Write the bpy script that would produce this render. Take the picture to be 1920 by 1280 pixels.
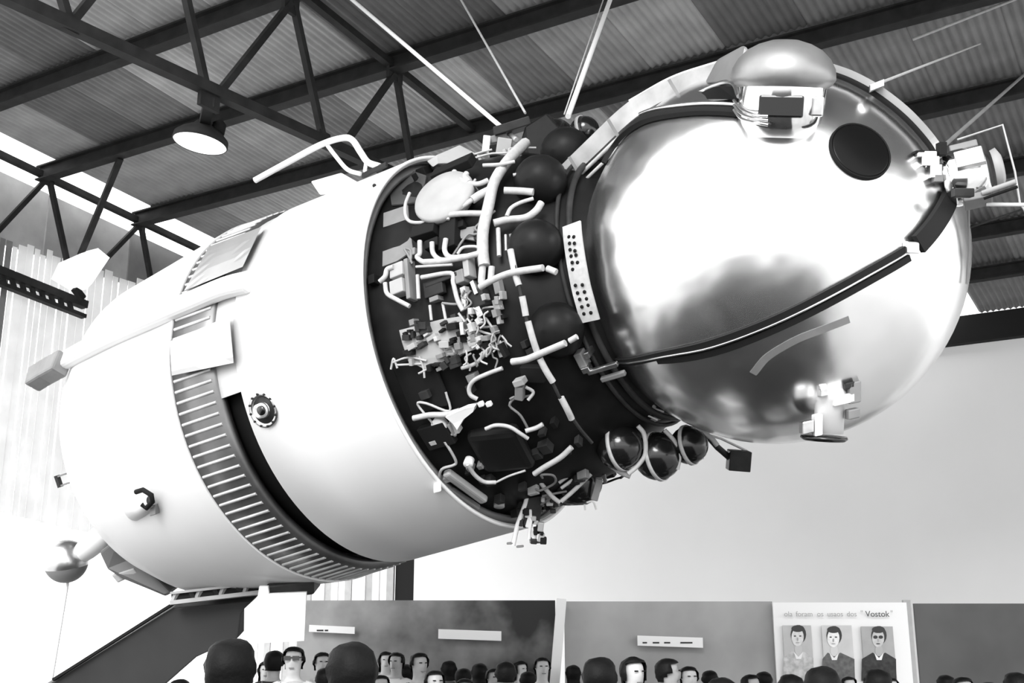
import bpy, bmesh, math, random
import numpy as np
from mathutils import Vector, Matrix, noise
random.seed(7)
for o in list(bpy.data.objects): bpy.data.objects.remove(o)
SC = bpy.context.scene
COL = SC.collection
# ------------------------------------------------------------------ camera
F, CX, CY = 2150.0, 960.0, 640.0
PITCH = math.atan(570/2150)
EYE = Vector((0, 0, 1.65))
RT = Vector((1, 0, 0)); UP = Vector((0, -math.sin(PITCH), math.cos(PITCH))); FW = Vector((0, math.cos(PITCH), math.sin(PITCH)))
cd = bpy.data.cameras.new('camera'); cam = bpy.data.objects.new('camera', cd); COL.objects.link(cam)
cd.sensor_width = 36; cd.lens = F/1920*36; cd.clip_end = 300
cam.location = EYE; cam.rotation_euler = (math.pi/2+PITCH, 0, 0)
SC.camera = cam
# ------------------------------------------------------------------ light
w = bpy.data.worlds.new('sky'); SC.world = w; w.use_nodes = True
bg = w.node_tree.nodes['Background']; bg.inputs[0].default_value = (1, 1, 1, 1); bg.inputs[1].default_value = 2.5
sd = bpy.data.lights.new('sun', 'SUN'); sd.energy = 2.6; sd.angle = math.radians(25)
sun = bpy.data.objects.new('sun', sd); COL.objects.link(sun)
sun.rotation_euler = Vector((0.22, 0.86, -0.46)).to_track_quat('-Z', 'Y').to_euler()
SC.view_settings.view_transform = 'Standard'; SC.view_settings.look = 'None'
SC.view_settings.gamma = 1; SC.view_settings.use_curve_mapping = False
SC.view_settings.exposure = 0.0
# ------------------------------------------------------------------ frames
XB = Vector((-.8565, .5161, 0)).normalized()     # building axis along the purlins (to the left and away)
YB = Vector((.5161, .8565, 0)).normalized()      # building axis along the roof slope (to the right and away)
SL = math.tan(math.radians(4)); ZE, DE = 7.0, 18.0
def ray(px, py): return RT*((px-CX)/F) + UP*((CY-py)/F) + FW
def P(px, py, z): return EYE + ray(px, py)*z
def roof_z(y): return ZE - SL*(y-DE)
def B(x, y, z): return XB*x + YB*y + Vector((0, 0, z))
def roof_hit(px, py, dz=0):
    d = ray(px, py); t = (ZE+dz+SL*DE-1.65)/(d.z+SL*d.dot(YB)); return EYE+d*t
def xplane(px, py, x):
    d = ray(px, py); return EYE + d*(x/d.dot(XB))
def yplane(px, py, y):
    d = ray(px, py); return EYE + d*(y/d.dot(YB))
# spacecraft frame: the z axis points to the nose, the origin is the centre of the sphere
C0 = EYE + RT*1.5918 + UP*.6027 + FW*6.85
_a = Vector((-.81721, -.27025, .50905))
AX = (RT*_a.x + UP*_a.y + FW*_a.z).normalized()   # towards the tail
NZ = -AX
NX = UP.cross(NZ).normalized(); NY = NZ.cross(NX)
CS = C0 - RT*.05 - UP*.09                          # centre of the sphere
MCRAFT = Matrix(((NX.x, NY.x, NZ.x, C0.x), (NX.y, NY.y, NZ.y, C0.y), (NX.z, NY.z, NZ.z, C0.z), (0, 0, 0, 1)))
BODY = [(.80,.60),(.87,.76),(1.0,.86),(1.12,.92),(1.25,1.0),(1.45,1.10),(1.9,1.18),(2.3,1.22),(2.6,1.22)]
def rad(prof, t):
    if t <= prof[0][0]: return -1
    for (a, ra), (b, rb) in zip(prof, prof[1:]):
        if t <= b: return ra+(rb-ra)*(t-a)/(b-a)
    return prof[-1][1]
RS = 1.12
def axial(p):
    v = p-C0; t = v.dot(AX); return t, v-AX*t
def hit(px, py, prof=BODY, off=0.0):
    """first point where the view ray enters the surface of revolution"""
    d = ray(px, py).normalized(); s = 4.0; best = (9, None)
    while s < 13:
        p = EYE+d*s; t, v = axial(p); r = rad(prof, t)
        if r > 0:
            g = v.length-(r+off)
            if g < 0: break
            if g < best[0]: best = (g, p)
        s += .01
    else:
        return best[1]
    return p
def cyl(R, off=0.0): return [(-3, R), (9, R)]
def shit(px, py, R=1.12):
    d = ray(px, py).normalized(); o = EYE-CS; b = o.dot(d); c = o.dot(o)-R*R; q = b*b-c
    if q < 0:                                    # beside the sphere: the closest limb point, pushed out
        return EYE+d*(-b)
    return EYE+d*(-b-math.sqrt(q))
def polar(t, R, deg):
    """deg 0 = towards picture right/up side NX, 90 = NY"""
    a = math.radians(deg); return C0+AX*t+(NX*math.cos(a)+NY*math.sin(a))*R
# ------------------------------------------------------------------ materials
MATS = {}
def mat(name, v, rough=.6, metal=0, var=.0, scale=4, bump=0, bscale=20, emit=0, tint=None, spec=None):
    if name in MATS: return MATS[name]
    m = bpy.data.materials.new(name); m.use_nodes = True; nt = m.node_tree; b = nt.nodes['Principled BSDF']
    c = tint or (v, v, v)
    b.inputs['Base Color'].default_value = (*c, 1); b.inputs['Roughness'].default_value = rough; b.inputs['Metallic'].default_value = metal
    b.inputs['Specular IOR Level'].default_value = spec if spec is not None else (.12 if v < .08 and not metal else .4)
    if var:
        tc = nt.nodes.new('ShaderNodeTexCoord'); n = nt.nodes.new('ShaderNodeTexNoise'); n.inputs['Scale'].default_value = scale; n.inputs['Detail'].default_value = 5
        r = nt.nodes.new('ShaderNodeMapRange'); r.inputs[1].default_value = .3; r.inputs[2].default_value = .7
        r.inputs[3].default_value = max(0, v*(1-var)); r.inputs[4].default_value = min(1, v*(1+var))
        nt.links.new(tc.outputs['Object'], n.inputs['Vector']); nt.links.new(n.outputs['Fac'], r.inputs[0]); nt.links.new(r.outputs[0], b.inputs['Base Color'])
    if bump:
        tc = nt.nodes.new('ShaderNodeTexCoord'); n = nt.nodes.new('ShaderNodeTexNoise'); n.inputs['Scale'].default_value = bscale; n.inputs['Detail'].default_value = 2
        bp = nt.nodes.new('ShaderNodeBump'); bp.inputs['Strength'].default_value = bump; bp.inputs['Distance'].default_value = .05
        nt.links.new(tc.outputs['Object'], n.inputs['Vector']); nt.links.new(n.outputs['Fac'], bp.inputs['Height']); nt.links.new(bp.outputs[0], b.inputs['Normal'])
    if emit:
        b.inputs['Emission Color'].default_value = (1, 1, 1, 1); b.inputs['Emission Strength'].default_value = emit
    MATS[name] = m; return m
M_WHITE = mat('white_paint', .82, .45, var=.03, scale=1.5)
M_WHITE2 = mat('white_enamel', .8, .4)
M_CABLE = mat('cable_wrap', .46, .6, var=.12, scale=30)
M_STEEL = mat('bright_metal', .75, .28, 1, bump=.1, bscale=8)
M_CHROME = mat('polished_metal', .9, .10, 1)
M_FOIL = mat('polished_sphere_skin', .95, .26, 1, bump=.45, bscale=2.2)
M_GREY = mat('grey_paint', .20, .5, var=.15, scale=6)
M_LGREY = mat('light_grey_paint', .36, .5, var=.1, scale=6)
M_DGREY = mat('dark_grey_paint', .03, .45, var=.3, scale=9)
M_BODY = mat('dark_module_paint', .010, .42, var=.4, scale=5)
M_BLACK = mat('black_gloss', .008, .16, spec=.6)
M_BMATT = mat('black_matt', .012, .7)
M_BEAM = mat('dark_painted_steel', .022, .6, var=.3, scale=6)
M_STRAP = mat('black_webbing', .015, .6)
M_GLASS = mat('dark_porthole_glass', .006, .3)
M_RIB = mat('ribbed_metal', .62, .4, .3, var=.25, scale=5)
M_WALL = mat('far_wall_paint', .75, .8, var=.04, scale=.4)
M_DARK_PATCH = mat('hall_floor', .025, .8, var=.2, scale=1)
M_BOUNCE = mat('pale_concrete', .5, .9, var=.1, scale=.6)
# ------------------------------------------------------------------ objects
def tag(o, label=None, cat=None, group=None, kind=None):
    if label: o['label'] = label
    if cat: o['category'] = cat
    if group: o['group'] = group
    if kind: o['kind'] = kind
    return o
def empty(name, M=None, **k):
    o = bpy.data.objects.new(name, None); COL.objects.link(o); o.empty_display_size = .2
    if M is not None: o.matrix_world = M
    o['_m'] = 1; FR[o.name] = (M or Matrix()).inverted(); del o['_m']
    return tag(o, **k)
FR = {}
class MB:
    def __init__(s): s.v = []; s.f = []; s.sm = []
    def add(s, vs, fs, smooth=False):
        n = len(s.v); s.v += [Vector(q) for q in vs]; s.f += [tuple(i+n for i in f) for f in fs]; s.sm += [smooth]*len(fs); return s
    def box(s, c, ax, ay, az):
        """c centre, three half-axis vectors"""
        vs = [c+ax*i+ay*j+az*k for i in (-1, 1) for j in (-1, 1) for k in (-1, 1)]
        fs = [(0,1,3,2),(4,6,7,5),(0,4,5,1),(2,3,7,6),(0,2,6,4),(1,5,7,3)]
        return s.add(vs, fs)
    def bar(s, a, b, w, h, up=Vector((0, 0, 1))):
        d = (b-a); L = d.length; d.normalize()
        x = d.cross(up)
        if x.length < 1e-3: x = d.cross(Vector((1, 0, 0)))
        x.normalize(); y = x.cross(d)
        return s.box((a+b)/2, d*(L/2), x*(w/2), y*(h/2))
    def tube(s, pts, r, n=8, closed=False, rs=None, cap=True):
        pts = [Vector(p) for p in pts]; m = len(pts); rings = []; prev = None
        for i, p in enumerate(pts):
            if closed: t = pts[(i+1) % m]-pts[i-1]
            else: t = pts[min(i+1, m-1)]-pts[max(i-1, 0)]
            if t.length < 1e-9: t = Vector((0, 0, 1))
            t.normalize()
            if prev is None: u = t.cross(Vector((.3, .5, .8))).normalized()
            else: u = (prev-t*prev.dot(t)); u.normalize()
            prev = u; v = t.cross(u); rr = rs[i] if rs else r
            rings.append([p+(u*math.cos(a)+v*math.sin(a))*rr for a in [2*math.pi*k/n for k in range(n)]])
        vs = [q for g in rings for q in g]; fs = []
        for i in range(m if closed else m-1):
            j = (i+1) % m
            for k in range(n): fs.append((i*n+k, i*n+(k+1) % n, j*n+(k+1) % n, j*n+k))
        s.add(vs, fs, True)
        if cap and not closed: s.add(rings[0][::-1], [tuple(range(n))]); s.add(rings[-1], [tuple(range(n))])
        return s
    def lathe(s, o, ax, prof, n=32, a0=0, a1=360, smooth=True):
        """prof: list of (along, radius) from o along ax"""
        ax = ax.normalized(); u = ax.cross(Vector((.31, .2, .93))).normalized(); v = ax.cross(u)
        full = abs(a1-a0) >= 360; m = n if full else n+1; vs = []; fs = []
        for (h, r) in prof:
            for k in range(m):
                a = math.radians(a0+(a1-a0)*k/n); vs.append(o+ax*h+(u*math.cos(a)+v*math.sin(a))*max(r, 1e-4))
        for i in range(len(prof)-1):
            for k in range(n):
                l = (k+1) % m if full else k+1
                fs.append((i*m+k, i*m+l, (i+1)*m+l, (i+1)*m+k))
        return s.add(vs, fs, smooth)
    def ball(s, c, r, n=20, sx=None):
        pr = [(-r*math.cos(math.pi*i/(n//2)), r*math.sin(math.pi*i/(n//2))) for i in range(n//2+1)]
        return s.lathe(c, sx or Vector((0, 0, 1)), pr, n)
    def poly(s, pts, nrm, th):
        n = len(pts); a = [p-nrm*th*.5 for p in pts]; b = [p+nrm*th*.5 for p in pts]
        fs = [tuple(range(n)), tuple(range(2*n-1, n-1, -1))]+[(i, i+n, (i+1) % n+n, (i+1) % n) for i in range(n)]
        return s.add(a+b, fs)
    def ribbon(s, pts, nrms, w, th):
        vs = []; m = len(pts)
        for i, p in enumerate(pts):
            t = (pts[min(i+1, m-1)]-pts[max(i-1, 0)]).normalized(); x = t.cross(nrms[i]).normalized()*(w/2); h = nrms[i]*(th/2)
            vs += [p-x-h, p+x-h, p+x+h, p-x+h]
        fs = [(0, 1, 2, 3), (4*m-1, 4*m-2, 4*m-3, 4*m-4)]
        for i in range(m-1):
            for k in range(4): fs.append((4*i+k, 4*i+4+k, 4*i+4+(k+1) % 4, 4*i+(k+1) % 4))
        return s.add(vs, fs)
    def build(s, name, m, parent=None, loc=None, bevel=0, **k):
        root = parent
        while root is not None and root.name not in FR: root = root.parent
        if root is not None: I = FR[root.name]
        else:
            if loc is None:
                loc = sum(s.v, Vector())/len(s.v)
                loc.z = min(q.z for q in s.v)
            I = Matrix.Translation(-Vector(loc))
        me = bpy.data.meshes.new(name); me.from_pydata([tuple(I @ q) for q in s.v], [], s.f)
        me.polygons.foreach_set('use_smooth', s.sm)
        bm = bmesh.new(); bm.from_mesh(me); bmesh.ops.recalc_face_normals(bm, faces=bm.faces); bm.to_mesh(me); bm.free()
        if m: me.materials.append(m)
        o = bpy.data.objects.new(name, me); COL.objects.link(o)
        if parent is not None: o.parent = parent
        else: o.location = loc
        if bevel:
            b = o.modifiers.new('bevel', 'BEVEL'); b.width = bevel; b.segments = 2; b.limit_method = 'ANGLE'
        return tag(o, **k)
def smooth_path(pts, n=5):
    """Catmull-Rom through the points"""
    if len(pts) < 3: return pts
    q = [pts[0]*2-pts[1]]+list(pts)+[pts[-1]*2-pts[-2]]; out = []
    for i in range(1, len(q)-2):
        for k in range(n):
            t = k/n; a, b, c, d = q[i-1], q[i], q[i+1], q[i+2]
            out.append(.5*((2*b)+(c-a)*t+(2*a-5*b+4*c-d)*t*t+(3*b-a-3*c+d)*t**3))
    return out+[pts[-1]]

# ================================================================== SETTING
FX0, FX1, FY0, FY1 = -5, 9, -2.5, 26
MB().box(Vector((-1.2, 3.5, -.05)), Vector((4.2, 0, 0)), Vector((0, 6.0, 0)), Vector((0, 0, .05))).build('floor', M_DARK_PATCH, kind='structure')  # unseen dark patch, sized for the dark crowd reflection in the sphere
MB().box(Vector((0, 10, -.16)), Vector((70, 0, 0)), Vector((0, 70, 0)), Vector((0, 0, .05))).build('ground', M_BOUNCE, kind='structure')  # unseen, kept pale to bounce light up and brighten the sphere's reflections
# corrugated roof: individual sheets between the purlins
ceil = empty('ceiling', kind='structure')
PUR = [3.9, 5.6, 7.3, 8.8, 10.4, 12.3, 14.2, 16.0, 17.6, 19.7]
SW = .86
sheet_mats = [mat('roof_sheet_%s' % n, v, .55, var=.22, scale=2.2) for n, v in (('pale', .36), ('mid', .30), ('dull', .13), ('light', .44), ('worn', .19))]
def sheet_mesh(L):
    nx = 70; vs = []; fs = []
    for j in (0, 1):
        for i in range(nx+1):
            x = SW*1.03*(i/nx-.5); z = .013*math.cos(i/nx*2*math.pi*10)
            vs.append(XB*x + YB*((j-.5)*L*1.04) + Vector((0, 0, z-(j-.5)*L*SL*1.04)))
    for i in range(nx): fs.append((i, i+1, nx+2+i, nx+1+i))
    return vs, fs
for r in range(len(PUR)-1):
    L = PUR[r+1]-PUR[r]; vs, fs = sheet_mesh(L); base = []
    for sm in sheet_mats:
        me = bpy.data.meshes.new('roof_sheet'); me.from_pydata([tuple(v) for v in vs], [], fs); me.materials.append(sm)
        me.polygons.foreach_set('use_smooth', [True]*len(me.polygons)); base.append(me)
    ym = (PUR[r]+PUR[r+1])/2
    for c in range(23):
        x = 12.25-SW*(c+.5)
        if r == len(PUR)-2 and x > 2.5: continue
        k = random.choice((0, 0, 1, 1, 2, 3, 4) if x > 5 else ((0, 1, 1, 4, 2) if x > 3 else (2, 2, 4, 2, 4)))  # paler sheets left, duller right: the roof's light falloff put into sheet colour
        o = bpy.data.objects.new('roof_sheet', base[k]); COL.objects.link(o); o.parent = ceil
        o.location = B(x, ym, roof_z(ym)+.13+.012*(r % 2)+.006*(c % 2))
# purlins
for i, y in enumerate(PUR):
    m = MB(); z = roof_z(y); x0, x1 = -7.4, 12.55
    m.bar(B(x0, y, z+.08), B(x1, y, z+.08), .14, .02); m.bar(B(x0, y, z-.1), B(x1, y, z-.1), .14, .02); m.bar(B(x0, y, z-.01), B(x1, y, z-.01), .03, .18)
    lab = ['dark steel purlin at the open end of the roof, out of frame above', 'dark steel purlin next in from the open end of the roof', 'dark steel purlin crossing the top left corner of the roof', 'dark steel purlin running just above the round ceiling lamp',
           'dark steel purlin passing behind the bent white pipe on the rocket', 'dark steel purlin behind the nose of the sphere, below the stay wires', 'dark steel purlin second behind the sphere nose, lower right',
           'dark steel purlin third behind the sphere nose, close to the far wall', 'dark steel purlin last but one before the far wall', 'dark steel purlin directly over the far wall'][i]
    m.build('purlin', M_BEAM, label=lab, cat='roof beam', group='dark purlins under the corrugated roof')
# trusses (upper chord just under the purlins, web bars traced in the truss plane)
def truss(x, label, webs, low, plates, zig=None):
    t = empty('roof_truss', Matrix.Translation(B(x, 9, roof_z(9)-1.2)), label=label, cat='roof truss', group='steel roof trusses')
    MB().bar(B(x, 3.6, roof_z(3.6)-.02), B(x, 18.8, roof_z(18.8)-.02), .08, .08).build('upper_chord', M_BEAM, t)
    if low: MB().bar(low[0], low[1], .1, .10).build('lower_chord', M_BEAM, t)
    for a, b in webs: MB().bar(a, b, .06, .06).build('web_bar', M_BEAM, t)
    for c, s in plates: MB().box(c, YB*s, Vector((0, 0, s)), XB*.02).build('gusset_plate', M_BEAM, t)
    return t
X1 = 6.8
q = lambda x, y: xplane(x, y, X1)
la, lb = q(20, -4), q(600, 262); d = lb-la
truss(X1, 'near dark steel truss with zigzag web bars above the lamp', [(q(105, -40), q(130, 42)), (q(200, -40), q(134, 42)), (q(330, -90), q(388, 172)), (q(545, 5), q(412, 172)),
    (q(550, 5), q(606, 262)), (q(742, 135), q(655, 258)), (q(742, 135), q(770, 300))], (la-d*.5, lb+d*.9), [(q(392, 182), .11), (q(545, 8), .1), (q(740, 133), .12), (q(132, 44), .07), (q(606, 262), .08)])
X2 = 12.5
q = lambda x, y: xplane(x, y, X2)
la, lb = q(0, 508), q(160, 572); d = lb-la
gt = truss(X2, 'far dark steel truss along the pale daylight gap at left', [(q(85, 338), q(-20, 450)), (q(93, 338), q(128, 500)), (q(262, 420), q(165, 520)), (q(264, 420), q(282, 520))],
    None, [(q(90, 335), .09), (q(262, 420), .09)])
m = MB(); m.bar(la-d*.3, lb, .12, .10); m.bar(la-d*.3+Vector((0, 0, -.16)), lb+Vector((0, 0, -.16)), .1, .05)
for k in range(9): a = la+d*(k/9-.1); m.bar(a, a+d/18+Vector((0, 0, -.16)), .05, .05)
m.build('lower_chord', M_BEAM, gt)
MB().bar(roof_hit(226, 296, -.1), xplane(150, 480, 12.4), .07, .07).build('knee_brace', M_BEAM, label='dark slanted brace from the purlin down to the left wall', cat='brace')
# far wall with its top beam
def yb(px, py, y=19.0): return yplane(px, py, y)
wl = yb(780, 900); xl = wl.dot(XB)
ww = MB(); ww.box(B((xl-9)/2, 19.1, 3.19), XB*((xl+9)/2), YB*.1, Vector((0, 0, 3.19))); ww.build('wall_far', M_WALL, kind='structure')
MB().box(B(1.5, 18.95, 6.53), XB*10.5, YB*.12, Vector((0, 0, .22))).build('trim_1', M_BMATT, kind='structure')
# left part of the far wall: pale cladding strips and the dark recess beside it
lw = empty('wall_back', kind='structure')
x = xl+.55
MB().box(B(xl+.28, 19.2, 1.9), XB*.27, YB*.08, Vector((0, 0, 1.9))).build('recess_panel', M_BMATT, lw, label='dark recess panel')
for k in range(26):
    MB().box(B(x+.1, 19.1+.02*(k % 2), 1.7), XB*.085, YB*.03, Vector((0, 0, 1.7))).build('cladding_board', (M_LGREY, M_WALL, M_WALL)[k % 3], lw); x += .18
# gable wall on the left: grey sheets above, pale boards below, open doorway
gw = empty('wall_left', kind='structure')
XG = 12.85
def gz(y): return roof_z(y)-.06
for k in range(9):
    y0 = 3.6+1.4*k; y1 = y0+1.38; zb = xplane(60, 475, XG).z
    MB().add([B(XG, y0, zb), B(XG, y1, zb), B(XG, y1, gz(y1)), B(XG, y0, gz(y0)), B(XG+.03, y0, zb), B(XG+.03, y1, zb), B(XG+.03, y1, gz(y1)), B(XG+.03, y0, gz(y0))],
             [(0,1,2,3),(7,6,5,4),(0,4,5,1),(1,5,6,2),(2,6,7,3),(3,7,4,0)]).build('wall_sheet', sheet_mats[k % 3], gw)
M_BOARD = mat('translucent_board', .9, .7, var=.10, scale=3)
_nt = M_BOARD.node_tree; _tr = _nt.nodes.new('ShaderNodeBsdfTranslucent'); _tr.inputs[0].default_value = (.95, .95, .95, 1); _mx = _nt.nodes.new('ShaderNodeMixShader'); _mx.inputs[0].default_value = .40
_nt.links.new(_nt.nodes['Principled BSDF'].outputs[0], _mx.inputs[1]); _nt.links.new(_tr.outputs[0], _mx.inputs[2]); _nt.links.new(_mx.outputs[0], _nt.nodes['Material Output'].inputs[0])
k = 0; px = -60
while px < 420:
    wpx = random.uniform(10, 17); a = xplane(px, 448+.30*px+random.uniform(-8, 8), XG-.1); b = xplane(px+wpx, 955+.24*px, XG-.1)
    y0 = a.dot(YB); y1 = xplane(px+wpx, 448+.30*px, XG-.1).dot(YB); m_ = M_GREY if k in (5, 6) else M_BOARD
    MB().box(B(XG-.1+.012*(k % 2), (y0+y1)/2, (a.z+b.z)/2), YB*((y1-y0)/2-.006), XB*.005, Vector((0, 0, (a.z-b.z)/2))).build('wall_board', m_, gw)
    px += wpx; k += 1
# ================================================================== HALL FITTINGS
def tilted_lamp():
    c = P(375, 268, 10.2); up = (Vector((0, 0, 1))+RT*.14).normalized()
    t = empty('ceiling_lamp', Matrix.Translation(c), label='round white ceiling lamp hanging from the dark truss node at left', cat='lamp')
    MB().lathe(c, up, [(-.01, .235), (.0, .245), (.05, .24), (.10, .19), (.16, .10), (.2, .07)], 36).build('lamp_shade', M_BEAM, t)
    MB().lathe(c, up, [(-.012, .0), (-.012, .12), (-.005, .232), (.0, .236)], 36).build('diffuser', mat('lamp_diffuser', .9, .4, emit=1.3), t)
    MB().lathe(P(408, 250, 10.2), up, [(0, .0), (0, .06), (.09, .06), (.12, .03)], 20).build('ballast_can', M_BMATT, t)
    MB().bar(c+up*.18, xplane(392, 190, 6.8), .09, .09).build('hanger', M_BEAM, t)
tilted_lamp()
def strut(name, a, b, r, m, label, cat, group=None, extra=None):
    t = MB().tube([a, b], r, 10).build(name, m, label=label, cat=cat, group=group)
    return t
strut('suspension_rod', P(968, 262, 7.95), roof_hit(600, -52), .017, M_WHITE2, 'white suspension rod slanting up left from the boxes on the module', 'rod')
strut('suspension_rod', P(985, 212, 8.3), roof_hit(835, -52), .009, M_CABLE, 'thin pale suspension cable between the two thick rods', 'cable')
strut('suspension_rod', P(1065, 218, 7.55), roof_hit(1165, -58), .019, M_WHITE2, 'thick white suspension rod rising from the black bottles', 'rod')
strut('suspension_cable', P(1058, 214, 7.6), roof_hit(1148, -50), .005, M_CABLE, 'thin grey wire right beside the thick white rod', 'cable')
strut('stay_wire', shit(1643, 158, 1.21), roof_hit(1838, 82), .008, M_CABLE, 'pale stay wire from the sphere top to the roof', 'cable')
strut('stay_wire', roof_hit(1712, 74, -.05), roof_hit(1915, -6, -.05), .014, M_CABLE, 'pale conduit high under the roof at the upper right corner', 'conduit')
strut('stay_wire', P(1760, 282, 6.3), roof_hit(1960, 105), .012, M_GREY, 'grey stay wire from the nose ring up to the right', 'cable')
strut('guy_cable', P(1705, 466, 6.0), P(2010, 360, 7.0), .006, M_BMATT, 'thin dark cable from the strap buckle off to the right', 'cable')
# white flood panel on the gable truss
t = empty('floodlight', Matrix.Translation(xplane(150, 510, 12.2)), label='white boxy floodlight leaning on the left gable truss', cat='lamp')
q = lambda x, y: xplane(x, y, 12.2)
MB().poly([q(108, 520), q(122, 490), q(172, 468), q(194, 486), q(160, 535), q(150, 545)], XB, .25).build('housing', mat('lit_diffuser', .9, .5, emit=.8), t)
MB().bar(q(140, 540), q(155, 560), .08, .08).build('bracket', M_BMATT, t)

# ================================================================== SPACECRAFT
craft = empty('spacecraft', MCRAFT, label='polished spherical space capsule with dark instrument module full of cables', cat='spacecraft')
# sphere
sp = MB().ball(CS, RS, 96, NZ).build('descent_sphere', M_FOIL, craft)
def snorm(p): return (p-CS).normalized()
def sdisc(name, px, py, r, h, m, parent, R=1.12, sink=.02, prof=None, **k):
    p = shit(px, py, R); n = snorm(p)
    return MB().lathe(p-n*sink, n, prof or [(0, r), (h+sink, r), (h+sink+.004, r*.93), (h+sink+.002, 0)], 40).build(name, m, parent, **k)
sdisc('porthole', 1613, 283, .158, .006, M_GLASS, sp)
p = shit(1613, 283); n = snorm(p)
MB().lathe(p-n*.02, n, [(0, .168), (.028, .166), (.03, .160), (.02, .156)], 40).build('porthole_rim', M_BMATT, sp)
def spath(px, off=.0, n=7):
    pts = smooth_path([shit(x, y, RS+off) for x, y in px], n)
    pts = [CS+snorm(p)*(RS+off) for p in pts]
    return pts
def sribbon(name, px, w, off, th, m, parent=craft, **k):
    pts = spath(px, off); return MB().ribbon(pts, [snorm(p) for p in pts], w, th).build(name, m, parent, **k)
low = [(1150, 676), (1230, 668), (1330, 645), (1440, 605), (1550, 552), (1630, 508), (1702, 466)]
sribbon('strap', low, .045, .012, .02, M_STRAP)
sribbon('strap', [(x+3, y+17 if x > 1300 else y+8) for x, y in low][1:], .035, .010, .018, M_STRAP)
pts = spath([(x+2, y+7 if x > 1300 else y+3) for x, y in low], .025)
MB().tube(pts, .006, 6).build('strap_wire', M_STEEL, craft)
sribbon('strap', [(1722, 458), (1748, 428), (1768, 398), (1783, 366)], .105, .03, .03, M_STRAP, label='broad black strap end at the nose ring')
p = shit(1708, 464, 1.14); n = snorm(p)
MB().box(p, n*.02, n.cross(UP).normalized()*.04, UP*.03).build('buckle', M_STEEL, craft, bevel=.005)
sribbon('hatch_seam', [(1412, 700), (1440, 668), (1490, 638), (1540, 618), (1592, 598)], .04, -.002, .008, M_GREY, sp)  # mirror image of the strap, drawn onto the sphere as a grey ribbon
# conduit fairing over the top of the sphere
def zpath(L, n=6): return smooth_path([P(x, y, z) for x, y, z in L], n)
def cnorm(p, view=.0):
    t, v = axial(p); return v.normalized()
cond = [(985, 392, 7.30), (1040, 345, 7.22), (1105, 282, 7.08), (1185, 208, 6.92), (1262, 165, 6.75), (1335, 140, 6.5), (1400, 122, 6.2)]
pts = zpath(cond)
def toward(p): return (EYE-p).normalized()
M_CON = mat('conduit_metal', .42, .5, .3, var=.2, scale=7); M_CAP = mat('brushed_cap', .34, .4, .6, var=.25, scale=3)
MB().ribbon(pts, [(cnorm(p)*.3+toward(p)).normalized() for p in pts], .105, .05).build('conduit_fairing', M_CON, craft)
pts2 = zpath([(x+7, y+22, z-.03) for x, y, z in cond[:-2]]); MB().tube(pts2, .012, 8).build('conduit_pipe', M_CABLE, craft)
pts2 = [shit(x, y, 1.19) for x, y in [(1290, 190), (1320, 196), (1350, 200), (1385, 205)]]
pts2 = zpath([(x+12, y+36, z-.05) for x, y, z in cond[:-2]]); MB().tube(pts2, .010, 8).build('conduit_pipe', M_CABLE, craft)
pts2 = zpath([(x-5, y-19, z+.02) for x, y, z in cond[3:]]); MB().tube(pts2, .008, 8).build('conduit_pipe', M_WHITE2, craft)
pts2 = spath([(1122, 300), (1150, 262), (1205, 224), (1260, 209), (1330, 203), (1385, 206)], .02)
MB().ribbon(pts2, [snorm(p) for p in pts2], .075, .03).build('strap', M_STRAP, craft)
pts2 = spath([(1200, 214), (1260, 199), (1330, 194), (1385, 197)], .04); MB().tube(pts2, .012, 8).build('strap_wire', M_STEEL, craft)
for x, y, z in ((1075, 310, 7.10), (1148, 240, 6.95), (1262, 165, 6.7)):
    MB().bar(P(x-8, y-16, z-.03), P(x+10, y+14, z-.03), .02, .01, toward(P(x, y, z))).build('fairing_clip', M_GREY, craft)
# domed housing
o_ = P(1463, 222, 5.98); ax_ = (P(1470, 120, 5.9)-o_).normalized(); ax_ = (ax_+toward(o_)*-.12).normalized()
hs = MB().lathe(o_, ax_, [(-.10, .0), (-.10, .17), (-.02, .205), (.06, .225), (.2, .225)], 48).build('periscope_housing', M_CHROME, craft)
MB().lathe(o_+ax_*.17, ax_, [(-.02, .22), (0, .25), (.03, .268), (.08, .262), (.13, .235), (.175, .19), (.205, .135), (.225, .07), (.23, 0)], 48).build('domed_cap', M_CAP, hs)
wd = toward(o_); wd = (wd-ax_*wd.dot(ax_)).normalized(); sd_ = wd.cross(ax_).normalized()
if sd_.dot(RT) < 0: sd_ = -sd_
MB().box(o_+ax_*.055+wd*.205+sd_*.0, sd_*.11, ax_*.055, wd*.02).build('window', M_BLACK, hs, bevel=.01)
MB().box(o_+ax_*.06+wd*.13+sd_*.18, sd_*.03, ax_*.05, wd*.04).build('window_hood', M_STEEL, hs, bevel=.01)
for k in range(3): MB().tube(smooth_path([P(1376, 188+k*9, 6.0), P(1390, 204+k*9, 5.9), P(1418, 216+k*7, 5.75), P(1440, 218+k*8, 5.72)]), .008, 8).build('pipe', M_STEEL, hs)
MB().tube(smooth_path([P(1285, 186, 6.5), P(1345, 158, 6.25), P(1374, 156, 6.1), P(1386, 180, 5.95)]), .015, 8).build('bracket_arm', M_STEEL, hs)
MB().poly([P(1285, 186, 6.45), P(1345, 160, 6.25), P(1374, 162, 6.1), P(1380, 186, 6.0), P(1330, 190, 6.25)], toward(o_), .02).build('bracket_web', M_BLACK, hs)
MB().poly([P(1500, 92, 6.05), P(1552, 108, 6.1), P(1560, 132, 6.1), P(1536, 172, 6.0), P(1500, 168, 5.9)], toward(o_), .08).build('saddle_plate', M_CAP, craft, bevel=.02)
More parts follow.
